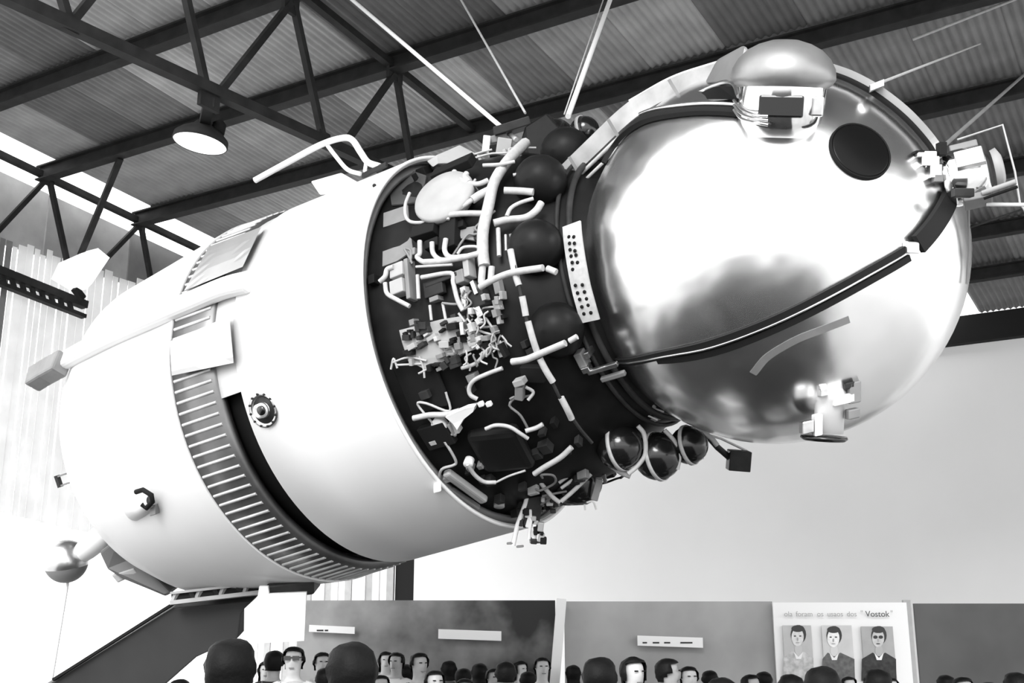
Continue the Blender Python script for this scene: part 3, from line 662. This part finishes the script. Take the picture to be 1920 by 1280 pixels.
# bent pipe loop on top
for L, r in (([(478, 338, 8.6), (540, 304, 8.5), (600, 272, 8.4), (640, 259, 8.35), (660, 262, 8.3), (676, 285, 8.25), (690, 304, 8.2), (712, 312, 8.15)], .024), ([(612, 270, 8.4), (632, 296, 8.35), (652, 318, 8.3), (676, 326, 8.25)], .016), ([(676, 286, 8.25), (686, 300, 8.22), (684, 322, 8.2)], .014)):
    MB().tube(smooth_path([P(*q_) for q_ in L]), r, 10).build('bent_pipe', M_WHITE2, st)
MB().poly([P(583, 340, 8.5), P(640, 324, 8.4), P(672, 342, 8.35), P(640, 362, 8.3), P(600, 365, 8.4)], toward(P(620, 345, 8.4)), .12).build('fairing_box', M_WHITE2, st, bevel=.01)
MB().ribbon([P(680, 330, 8.1), P(700, 320, 8.08), P(725, 308, 8.05)], [UP]*3, .04, .03).build('fairing_box', M_DGREY, st)
# underside: tail fairing, box
boxp = P(550, 1098, 8.45)
MB().box(boxp, (RT*.96+UP*.1)*.185, UP*.05, FW*.15).build('underside_box', M_DGREY, st, bevel=.015)
MB().poly([P(196, 1030, 9.1), P(232, 1000, 9.1), P(262, 1038, 9.1), P(330, 1105, 9.0), P(318, 1112, 9.0), P(238, 1078, 9.0), P(212, 1062, 9.1)], FW, .25).build('tail_skirt', mat('skirt_grey', .10, .5), st, bevel=.02)
MB().poly([P(213, 1075, 9.0), P(255, 1062, 9.0), P(262, 1072, 9.0), P(225, 1090, 9.0)], FW, .12).build('tail_fitting', M_LGREY, st, bevel=.01)

# ================================================================== STAND, GLOBE, SIGNS
cr = empty('cradle_rail', Matrix.Translation(P(405, 1115, 8.9)), label='pale lattice rail directly under the white rocket stage', cat='rail')
a, b = P(322, 1112, 8.6), P(500, 1092, 8.6); dz = P(0, 1020, 8.6)-P(0, 1002, 8.6)
MB().bar(a, b, .08, .018).build('rail_flange', M_LGREY, cr); MB().bar(a+dz, b+dz*.95, .10, .03).build('rail_flange', M_LGREY, cr)
MB().bar(a+dz*.5, b+dz*.5, .02, .06).build('rail_web', M_BMATT, cr)
for k in range(8):
    c = a+(b-a)*((k+.5)/8); MB().bar(c, c+dz+(b-a)*(.04 if k % 2 else -.04), .05, .03).build('rail_brace', (M_LGREY, M_DGREY)[k % 2], cr)
bm_ = empty('support_boom', Matrix.Translation(P(250, 1270, 8.9)), label='dark grey slanting boom at bottom left below the rocket', cat='support')
top = [P(335, 1130, 8.9), P(482, 1117, 8.9), P(462, 1140, 8.9), P(456, 1185, 8.9), P(380, 1220, 8.9)]
lo1 = P(90, 1281, 8.9); d1 = lo1-P(335, 1130, 8.9); lo2 = P(300, 1290, 8.9)
k_ = (lo1.z-.02)/max(.01, -(d1.z)); lo1e = lo1+d1*k_
lo2e = lo2+(lo2-P(380, 1220, 8.9))*((lo2.z-.02)/(P(380, 1220, 8.9).z-lo2.z))
MB().poly([top[0], top[1], top[2], top[3], top[4], lo2, lo2e, lo1e, lo1], FW, .35).build('boom_body', mat('boom_paint', .045, .5, var=.15, scale=2), bm_, bevel=.01)
MB().bar(P(332, 1127, 8.7), P(100, 1274, 8.7), .03, .02).build('boom_edge', M_BMATT, bm_)
gl = empty('globe_stand', Matrix.Translation(Vector((P(100, 1280, 9.4).x, P(100, 1280, 9.4).y, 0))), label='two-tone metal ball on thin pole at far left', cat='globe')
gc = P(124, 1052, 9.4); R_ = .175
up_ = (UP+RT*-.1).normalized()
MB().lathe(gc, up_, [(R_*math.sin(math.radians(a)), R_*math.cos(math.radians(a))) for a in range(-15, 91, 7)], 32).build('upper_bowl', M_STEEL, gl)
MB().lathe(gc, -up_, [(R_*math.sin(math.radians(a)), R_*math.cos(math.radians(a))) for a in range(15, 91, 5)], 32).build('lower_bowl', M_GREY, gl)
foot = Vector((P(96, 1300, 9.4).x, gc.y, .0))
MB().tube([gc-up_*.16, foot], .012, 8).build('pole', M_WHITE2, gl)
MB().lathe(foot, Vector((0, 0, 1)), [(0, .2), (.02, .2), (.03, .03)], 24).build('foot_plate', M_WHITE2, gl)
MB().lathe(P(150, 1040, 9.4), P(215, 985, 9.2)-P(150, 1040, 9.4), [(-.05, .07), (.1, .09), (.3, .10), (.42, .06), (.42, 0)], 20).build('funnel', M_WHITE2, gl)

# signs and display boards, about 13.5 m away
ZB = 13.5
MB().poly([P(459, 1140, 8.2), P(484, 1117, 8.2), P(487, 1098, 8.2), P(503, 1098, 8.2), P(505, 1112, 8.2), P(575, 1109, 8.2), P(571, 1200, 8.2), P(458, 1206, 8.2)], FW, .03).build('placard', M_WHITE2, label='blank white placard under the rocket stage behind the dark-haired head', cat='sign')
def vp(px, py, z):
    """point at forward distance z with exact picture position; boards are vertical"""
    d = ray(px, py); return EYE+d*(z/d.y)
def board(name, x0, x1, y0, label, m, z=ZB, cat='display board', bottom=.5, group=None):
    t = empty(name, Matrix.Translation(Vector((vp((x0+x1)/2, 1210, z).x, z, 0))), label=label, cat=cat, group=group)
    a, b = vp(x0, y0, z), vp(x1, y0, z)
    c = Vector(((a.x+b.x)/2, z+.03, (a.z+bottom)/2))
    MB().box(c, Vector(((b.x-a.x)/2, 0, 0)), Vector((0, .02, 0)), Vector((0, 0, (a.z-bottom)/2))).build('panel', m, t)
    for x in (a.x+.1, b.x-.1): MB().box(Vector((x, z+.09, a.z/2)), Vector((.03, 0, 0)), Vector((0, .02, 0)), Vector((0, 0, a.z/2-.02))).build('leg', M_LGREY, t)
    return t
def mural(name, v0, v1, scale=1.2, grad=-.04):
    m = bpy.data.materials.new(name); m.use_nodes = True; nt = m.node_tree; b = nt.nodes['Principled BSDF']; b.inputs['Roughness'].default_value = .7
    tc = nt.nodes.new('ShaderNodeTexCoord'); n = nt.nodes.new('ShaderNodeTexNoise'); n.inputs['Scale'].default_value = scale; n.inputs['Detail'].default_value = 4
    sx = nt.nodes.new('ShaderNodeSeparateXYZ'); ad = nt.nodes.new('ShaderNodeMath'); ad.operation = 'MULTIPLY_ADD'; ad.inputs[1].default_value = grad; 
    r = nt.nodes.new('ShaderNodeMapRange'); r.inputs[1].default_value = .25; r.inputs[2].default_value = .8; r.inputs[3].default_value = v0; r.inputs[4].default_value = v1
    L = nt.links.new; L(tc.outputs['Object'], n.inputs['Vector']); L(tc.outputs['Object'], sx.inputs[0]); L(sx.outputs[0], ad.inputs[0]); L(n.outputs['Fac'], ad.inputs[2]); L(ad.outputs[0], r.inputs[0]); L(r.outputs[0], b.inputs['Base Color'])
    return m
m1 = mural('mural_dark', .015, .34, 1.6, -.20); m2 = mural('mural_grey', .24, .42, 1.0); m3 = mural('mural_dim', .045, .10, 1.0)
b1 = board('display_board', 560, 1041, 1125, 'dark cloudy mural board behind the crowd left of the white post', m1)
b2 = board('display_board', 1058, 1448, 1127, 'plain mid-grey display board between white post and portraits', m2)
b4 = board('display_board', 1714, 2010, 1131, 'plain dark grey display board right of the portraits', m3)
b3 = board('portrait_board', 1449, 1700, 1129, 'white board with three portrait photographs and a line of lettering', mat('white_board', .78, .6), z=13.4)
MB().box((vp(1706, 1130, 13.45)+vp(1706, 1290, 13.45))/2, Vector((.04, 0, 0)), Vector((0, .03, 0)), Vector((0, 0, 80*13.45/F))).build('board_edge', M_LGREY, b3)
MB().bar(vp(1053, 1122, 13.35), Vector((vp(1040, 1260, 13.35).x-.12, 13.35, 0.0)), .11, .06, Vector((0, 1, 0))).build('white_post', M_WHITE2, label='white post between the dark mural and the grey board', cat='post')
def strip(x0, x1, y0, y1, label, m=M_WHITE2, z=13.42, dots=()):
    t = MB()
    a, b = vp(x0, y0, z), vp(x1, y1, z); c = (a+b)/2
    t.box(c, Vector(((b.x-a.x)/2, 0, -.012)), Vector((0, .012, 0)), Vector((0, 0, (a.z-b.z)/2)))
    o = t.build('caption_strip', m, label=label, cat='sign', group='white caption strips')
    for x, w_ in dots:
        d_ = vp(x, (y0+y1)/2+2, z-.016); MB().box(Vector((d_.x-c.x, d_.y-c.y, d_.z-o.location.z))+Vector(), Vector((w_/2*z/F, 0, 0)), Vector((0, .002, 0)), Vector((0, 0, .008))).build('lettering', M_DGREY, None, loc=Vector()).parent = o
    return o
strip(580, 665, 1173, 1186, 'narrow white caption strip between the placard and the dark head', dots=((600, 12), (612, 6)))
strip(822, 940, 1181, 1199, 'blank white caption strip on the dark mural board')
strip(1195, 1318, 1193, 1212, 'white caption strip with small lettering on the grey board', dots=((1209, 8), (1230, 12), (1251, 11), (1287, 22)))
# lettering (illegible small words and a bolder last word in quotes)
def text(s, px, py, hpx, m, parent, z=13.36):
    p = vp(px, py, z); cu = bpy.data.curves.new('lettering', 'FONT'); cu.body = s; cu.size = hpx*z/F; cu.align_x = 'CENTER'; cu.align_y = 'CENTER'; cu.extrude = .001
    o = bpy.data.objects.new('lettering', cu); COL.objects.link(o); cu.materials.append(m)
    me = bpy.data.meshes.new_from_object(o.evaluated_get(bpy.context.evaluated_depsgraph_get())); bpy.data.objects.remove(o); me.materials.clear(); me.materials.append(m)
    o = bpy.data.objects.new('lettering', me); COL.objects.link(o); o.parent = parent
    o.location = p-parent.matrix_world.translation if False else p-Vector(parent.location); o.rotation_euler = (math.pi/2, 0, 0); return o
M_INK = mat('print_ink', .06, .8); M_INKL = mat('faded_print', .35, .8)
for s, x, m in (('ola', 1478, M_INKL), ('foram', 1508, M_INKL), ('os', 1538, M_INKL), ('usaos', 1566, M_INKL), ('dos', 1597, M_INKL)): text(s, x, 1151, 13, m, b3)
text('"', 1616, 1150, 14, M_INKL, b3); text('Vostok', 1645, 1151, 15, M_INK, b3); text('"', 1672, 1150, 14, M_INKL, b3)
# portraits: flat prints made of thin paper shapes
def portrait(x0, y0, x1, y1, hx, hy, glasses, jacket, facev, beard, hairside, label):
    z = 13.37; t = None
    a, b = vp(x0, y0, z), vp(x1, y1, z); c = (a+b)/2
    t = MB().box(c, Vector(((b.x-a.x)/2, 0, 0)), Vector((0, .004, 0)), Vector((0, 0, (a.z-b.z)/2))).build('portrait_print', mat('print_ground_%s' % label[0], facev*.72, .7, var=.06, scale=8), b3, label=label)
    def blob(px, py, rx, ry, m, lay, a0=0, a1=360):
        n = 18; v = [vp(px+rx*math.cos(math.radians(a0+(a1-a0)*k/n)), py-ry*math.sin(math.radians(a0+(a1-a0)*k/n)), z-.005-lay*.0015) for k in range(n if a1-a0 >= 360 else n+1)]
        return MB().poly(v, Vector((0, 1, 0)), .001)
    sh = [vp(x, y, z-.0065) for x, y in ((x0+1, y1-1), (x0+2, hy+42), (hx-12, hy+30), (hx, hy+36), (hx+12, hy+30), (x1-2, hy+42), (x1-1, y1-1))]
    MB().poly(sh, Vector((0, 1, 0)), .001).build('printed_jacket', mat('print_jacket_%d' % int(jacket*100), jacket, .8, var=.3, scale=20), t)
    blob(hx, hy+26, 7, 11, None, 2).build('printed_neck', mat('print_face_%d' % int(facev*70), facev*.8, .8), t)
    MB().poly([vp(x, y, z-.009) for x, y in ((hx-9, hy+30), (hx, hy+40), (hx+9, hy+30), (hx+5, hy+44), (hx-4, hy+44))], Vector((0, 1, 0)), .001).build('printed_collar', mat('print_white', .75, .8), t)
    blob(hx, hy-2, 14.5, 18, None, 3).build('printed_hair', M_INK, t)
    blob(hx-hairside*1.5, hy+3, 11.5, 17, None, 4).build('printed_face', mat('print_face_%d' % int(facev*100), facev, .8, var=.12, scale=30), t)
    blob(hx-hairside*1, hy-13, 12, 6.5, None, 5).build('printed_fringe', M_INK, t)
    for s_ in (-1, 1): blob(hx-hairside*1.5+s_*5, hy+1, 4.2 if glasses else 2.2, 3.2 if glasses else 1.2, None, 6).build('printed_eye', M_INK, t)
    blob(hx-hairside*1.5, hy+7, 1.6, 3.5, None, 6).build('printed_nose', M_INKL, t)
    blob(hx-hairside*1.5, hy+13.5, 4, 1.1, None, 6).build('printed_mouth', M_INKL if not beard else M_INK, t)
portrait(1467, 1172, 1527, 1275, 1497, 1191, False, .45, .62, False, 1, 'faded portrait of a man in a pale jacket')
portrait(1540, 1172, 1604, 1277, 1564, 1193, False, .12, .75, False, 1, 'bright portrait of a man with dark tie')
portrait(1614, 1174, 1682, 1277, 1648, 1193, True, .05, .5, True, 1, 'dark portrait of a man with heavy glasses')

# ================================================================== PEOPLE
def make_person_mesh():
    V = []; E = []; R = []
    def add(p, r, par=None):
        V.append(p); R.append(r)
        if par is not None: E.append((par, len(V)-1))
        return len(V)-1
    pel = add((0, 0, .95), (.165, .12)); wst = add((0, 0, 1.12), (.145, .105), pel); ch = add((0, -.01, 1.3), (.17, .12), wst); sh = add((0, 0, 1.42), (.12, .09), ch)
    nk = add((0, -.005, 1.50), (.055, .055), sh); jaw = add((0, -.02, 1.58), (.062, .068), nk); hd = add((0, -.01, 1.66), (.077, .094), jaw); tp = add((0, .0, 1.735), (.06, .075), hd)
    for s in (-1, 1):
        s1 = add((.17*s, 0, 1.405), (.06, .06), sh); el = add((.225*s, .02, 1.12), (.043, .043), s1); wr = add((.24*s, -.05, .88), (.028, .028), el); pm = add((.24*s, -.075, .80), (.034, .02), wr)
        for j in range(4):
            k = add((.24*s, -.105+.02*j, .755), (.0095, .0095), pm); k = add((.235*s, -.11+.02*j, .725-.004*abs(j-1.4)), (.009, .009), k); add((.222*s, -.112+.02*j, .70-.005*abs(j-1.4)), (.008, .008), k)
        k = add((.228*s, -.115, .815), (.011, .011), wr); add((.215*s, -.135, .785), (.009, .009), k)
        hp_ = add((.09*s, 0, .86), (.09, .095), pel); kn = add((.1*s, -.01, .5), (.058, .06), hp_); an_ = add((.1*s, .02, .1), (.04, .042), kn); add((.11*s, -.12, .04), (.04, .03), an_)
    me = bpy.data.meshes.new('person'); me.from_pydata(V, E, []); o = bpy.data.objects.new('tmp', me); COL.objects.link(o)
    sk = o.modifiers.new('skin', 'SKIN'); me.skin_vertices[0].data[0].use_root = True
    for i, r in enumerate(R): me.skin_vertices[0].data[i].radius = r
    o.modifiers.new('sub', 'SUBSURF').levels = 2
    dg = bpy.context.evaluated_depsgraph_get(); dg.update(); out = bpy.data.meshes.new_from_object(o.evaluated_get(dg))
    bpy.data.objects.remove(o)
    for v in out.vertices:                       # brow, nose, chin, ears pulled out of the head
        x, y, z = v.co
        if z > 1.52:
            if abs(x) < .018 and y < -.06 and 1.60 < z < 1.655: v.co.y -= .022*(1-abs(x)/.018)
            if .015 < abs(x) < .045 and y < -.05 and 1.652 < z < 1.675: v.co.y += .008
            if abs(x) < .03 and y < -.04 and 1.545 < z < 1.57: v.co.y -= .008
            if abs(x) > .062 and -.02 < y < .02 and 1.62 < z < 1.67: v.co.x *= 1.18
    out.polygons.foreach_set('use_smooth', [True]*len(out.polygons))
    return out
BODYM = make_person_mesh()
def shell(src, name, test, grow):
    bm = bmesh.new(); bm.from_mesh(src); bm.normal_update()
    bmesh.ops.delete(bm, geom=[f for f in bm.faces if not test(f.calc_center_median())], context='FACES')
    if name in ('hair', 'cap', 'shirt'):                # keep the largest patch only
        left = set(bm.verts); best = set()
        while left:
            st_ = [left.pop()]; comp = set(st_)
            while st_:
                v = st_.pop()
                for e in v.link_edges:
                    w_ = e.other_vert(v)
                    if w_ not in comp: comp.add(w_); st_.append(w_)
            left -= comp
            if len(comp) > len(best): best = comp
        bmesh.ops.delete(bm, geom=[v for v in bm.verts if v not in best], context='VERTS')
    for v in bm.verts: v.co += v.normal*grow(v.co)
    bmesh.ops.solidify(bm, geom=bm.faces[:], thickness=.004)
    me = bpy.data.meshes.new(name); bm.to_mesh(me); bm.free(); me.polygons.foreach_set('use_smooth', [True]*len(me.polygons)); return me
SHIRT = shell(BODYM, 'shirt', lambda c: .88 < c.z < 1.475 and not (abs(c.x) > .19 and c.z < 1.12), lambda c: .016)
TROUS = shell(BODYM, 'trousers', lambda c: .1 < c.z < .98 and abs(c.x) < .19, lambda c: .014)
SHOES = [shell(BODYM, 'shoe', lambda c, s=s: c.z < .1 and c.x*s > 0, lambda c: .008) for s in (-1, 1)]
HAIRS = {}
HAIRS['short'] = shell(BODYM, 'hair', lambda c: c.z > 1.70 or (c.z > 1.585 and c.y > (.0 if c.z < 1.64 else -.035)), lambda c: .019+.35*max(0, c.z-1.725)+.009*noise.noise(c*25)+.003*noise.noise(c*70))
HAIRS['long'] = shell(BODYM, 'hair', lambda c: c.z > 1.70 or (c.z > 1.50 and c.y > (-.03 if c.z > 1.60 else -.015) and abs(c.x) < .10), lambda c: .026+.35*max(0, c.z-1.725)+.009*noise.noise(c*22)+.004*noise.noise(c*70))
HAIRS['cap'] = shell(BODYM, 'cap', lambda c: c.z > 1.69, lambda c: .02)
def eye_mesh(s):
    m = MB()
    m.box(Vector((.029*s, -.099, 1.662)), Vector((.012, 0, 0)), Vector((0, .006, 0)), Vector((0, 0, .0045)))
    me = bpy.data.meshes.new('eye'); me.from_pydata([tuple(v) for v in m.v], [], m.f); return me
EYES = [eye_mesh(-1), eye_mesh(1)]
def gl_mesh():
    m = MB()
    for s in (-1, 1): m.box(Vector((.034*s, -.112, 1.662)), Vector((.026, 0, 0)), Vector((0, .004, 0)), Vector((0, 0, .017))); m.bar(Vector((.06*s, -.11, 1.668)), Vector((.086*s, 0, 1.668)), .004, .006)
    m.box(Vector((0, -.114, 1.668)), Vector((.012, 0, 0)), Vector((0, .003, 0)), Vector((0, 0, .004)))
    me = bpy.data.meshes.new('sunglasses'); me.from_pydata([tuple(v) for v in m.v], [], m.f); return me
GLS = gl_mesh()
MOUTH = bpy.data.meshes.new('mouth'); _m = MB().box(Vector((0, -.095, 1.588)), Vector((.02, 0, 0)), Vector((0, .006, 0)), Vector((0, 0, .004))); MOUTH.from_pydata([tuple(v) for v in _m.v], [], _m.f)
SKIN = [mat('skin_%s' % n, v, .5, var=.1, scale=12) for n, v in (('pale', .5), ('mid', .33), ('dark', .14))]
M_HAIR = mat('dark_hair', .006, .55, bump=.07, bscale=70); M_HAIR2 = mat('grey_hair', .25, .6, var=.3, scale=40)
CLOTH = {'white': mat('white_shirt', .7, .8), 'grey': mat('grey_shirt', .25, .8, var=.1, scale=10), 'dark': mat('dark_jacket', .03, .8), 'pale': mat('pale_shirt', .5, .8)}
def person(px, top, wpx, yaw, label, hair='short', skin=1, shirt='dark', glasses=False, z=None, hairm=None, group=None):
    z = z or .205*F/wpx
    t = P(px, top, z); s = t.z/1.80
    e = empty('person', Matrix.Translation((t.x, t.y, 0)), label=label, cat='person', group=group or 'visitors looking at the exhibition')
    e.rotation_euler = (0, 0, math.radians(yaw)); e.scale = (max(s, .9), max(s, .9), s)
    def ch(name, me, m):
        o = bpy.data.objects.new(name, me); COL.objects.link(o); o.parent = e
        if not me.materials: me.materials.append(m)
        o.material_slots[0].link = 'OBJECT'; o.material_slots[0].material = m; return o
    b = ch('body', BODYM, SKIN[skin]); ch('shirt', SHIRT, CLOTH[shirt]); ch('trousers', TROUS, CLOTH['dark']); ch('shoe', SHOES[0], CLOTH['dark']); ch('shoe', SHOES[1], CLOTH['dark'])
    ch('cap' if hair == 'cap' else 'hair', HAIRS[hair], hairm or (M_LGREY if hair == 'cap' else M_HAIR))
    ch('mouth', MOUTH, SKIN[2])
    if glasses: ch('sunglasses', GLS, M_BLACK)
    else: ch('eye', EYES[0], M_HAIR); ch('eye', EYES[1], M_HAIR)
    return e
# yaw 0 faces the camera, 180 looks away
person(434, 1174, 108, 175, 'person seen from behind with thick dark hair below the rocket, largest head', 'long', 1)
person(664, 1180, 108, 200, 'person seen from behind with dark hair right of the man in sunglasses', 'long', 1)
person(551, 1256, 95, 180, 'person in a light grey cap in front of the man in sunglasses', 'cap', 1, 'grey')
person(553, 1199, 52, 0, 'man in dark sunglasses facing the camera', 'short', 0, 'white', True)
person(1122, 1216, 78, 160, 'person with long dark hair just right of the white post', 'long', 1)
person(1185, 1218, 62, 25, 'woman with pale face beneath the lettered caption strip', 'long', 0, 'white')
person(1248, 1221, 56, 80, 'man in profile with dark hair and white shirt facing right', 'short', 1, 'white')
person(1290, 1238, 48, 10, 'fair-skinned person in white behind the man in profile', 'short', 0, 'white')
person(1352, 1252, 80, 180, 'person with round dark hair left of the portraits board', 'short', 2)
person(1482, 1250, 62, 190, 'person with curly dark hair under the faded portrait', 'short', 1, 'grey')
person(1540, 1232, 84, 170, 'person with dark hair covering the middle portrait', 'long', 2)
person(1644, 1239, 66, 200, 'person with dark hair under the portrait with glasses', 'short', 2, 'pale')
person(1668, 1262, 40, 0, 'small pale face at the right foot of the portraits board', 'short', 0, 'white')
person(1738, 1264, 80, 180, 'dark-haired head low beside the right dark board', 'short', 2)
person(1850, 1262, 90, 170, 'dark-haired person at the right end near the raised hand', 'long', 1)
person(1905, 1246, 64, 190, 'rightmost dark-haired person at the picture edge', 'short', 1)
person(1016, 1222, 42, 10, 'man with pale forehead just left of the white post', 'short', 0, 'pale')
person(338, 1262, 52, 180, 'small dark head at left in front of the dark boom', 'short', 1)
# the far crowd between the dark heads and the post
FARP = ['small pale face just right of the second big dark head', 'second small pale face right of the second big dark head', 'small face in dark clothes left below the blank strip', 'dark-haired visitor turned away, low beside the big dark head',
        'low pale face touching the big dark head on its right', 'pale face in white clothes below the left end of the blank strip', 'dark-haired head turned away below the middle of the blank strip', 'dark-haired head in grey below the blank strip, right of middle',
        'low face in grey clothes below the blank strip', 'dark-haired head turned away below the right end of the blank strip', 'grey-clad face right of the blank strip, low', 'small dark head on the mural right of the blank strip',
        'face in grey turned right, second left of the white post', 'dark head turned away directly left of the pale man by the post', 'small dark head under the placard left edge of the sunglasses man', 'low face between the biggest head and the sunglasses man',
        'pale face right of the sunglasses man', 'dark head between sunglasses man and second big head', 'dark head touching the white post on its right', 'small dark head in front of the round-haired person',
        'grey-clad face on the grey board left of the portraits', 'dark head at the left foot of the portraits board', 'small dark head on the dark grey board, left one', 'face in grey clothes on the dark grey board', 'pale face in white at the foot of the middle portrait']
k = 0
for (x, y, w_, yaw, sk, s_) in ((724, 1214, 26, 10, 0, 'white'), (745, 1213, 26, -20, 1, 'white'), (786, 1212, 26, 30, 1, 'dark'), (760, 1238, 34, 180, 2, 'dark'), (715, 1256, 34, 10, 0, 'pale'), (815, 1245, 34, 20, 0, 'white'),
                               (842, 1232, 26, 180, 2, 'dark'), (868, 1244, 30, 160, 1, 'grey'), (872, 1262, 34, 0, 1, 'grey'), (900, 1236, 26, 190, 2, 'dark'), (926, 1243, 34, 20, 1, 'pale'), (948, 1228, 28, 180, 1, 'dark'),
                               (975, 1232, 30, 40, 0, 'grey'), (990, 1250, 34, 180, 2, 'dark'), (515, 1208, 30, 180, 1, 'dark'), (500, 1232, 36, 10, 0, 'grey'), (605, 1212, 30, 20, 0, 'pale'), (612, 1240, 34, 180, 1, 'dark'),
                               (1075, 1240, 38, 190, 1, 'dark'), (1330, 1248, 34, 170, 1, 'dark'), (1405, 1254, 44, 40, 1, 'grey'), (1432, 1252, 36, 180, 2, 'dark'), (1772, 1256, 36, 180, 2, 'dark'), (1802, 1258, 40, 10, 1, 'grey'), (1590, 1262, 44, 10, 0, 'white')):
    rk = FARP[k]; 
    person(x, y, w_, yaw, rk, 'short' if k % 3 else 'long', sk, s_, z=(12.6, 11.0, 9.4, 11.8, 10.2, 8.7)[k % 6], group='small far visitors')
    k += 1
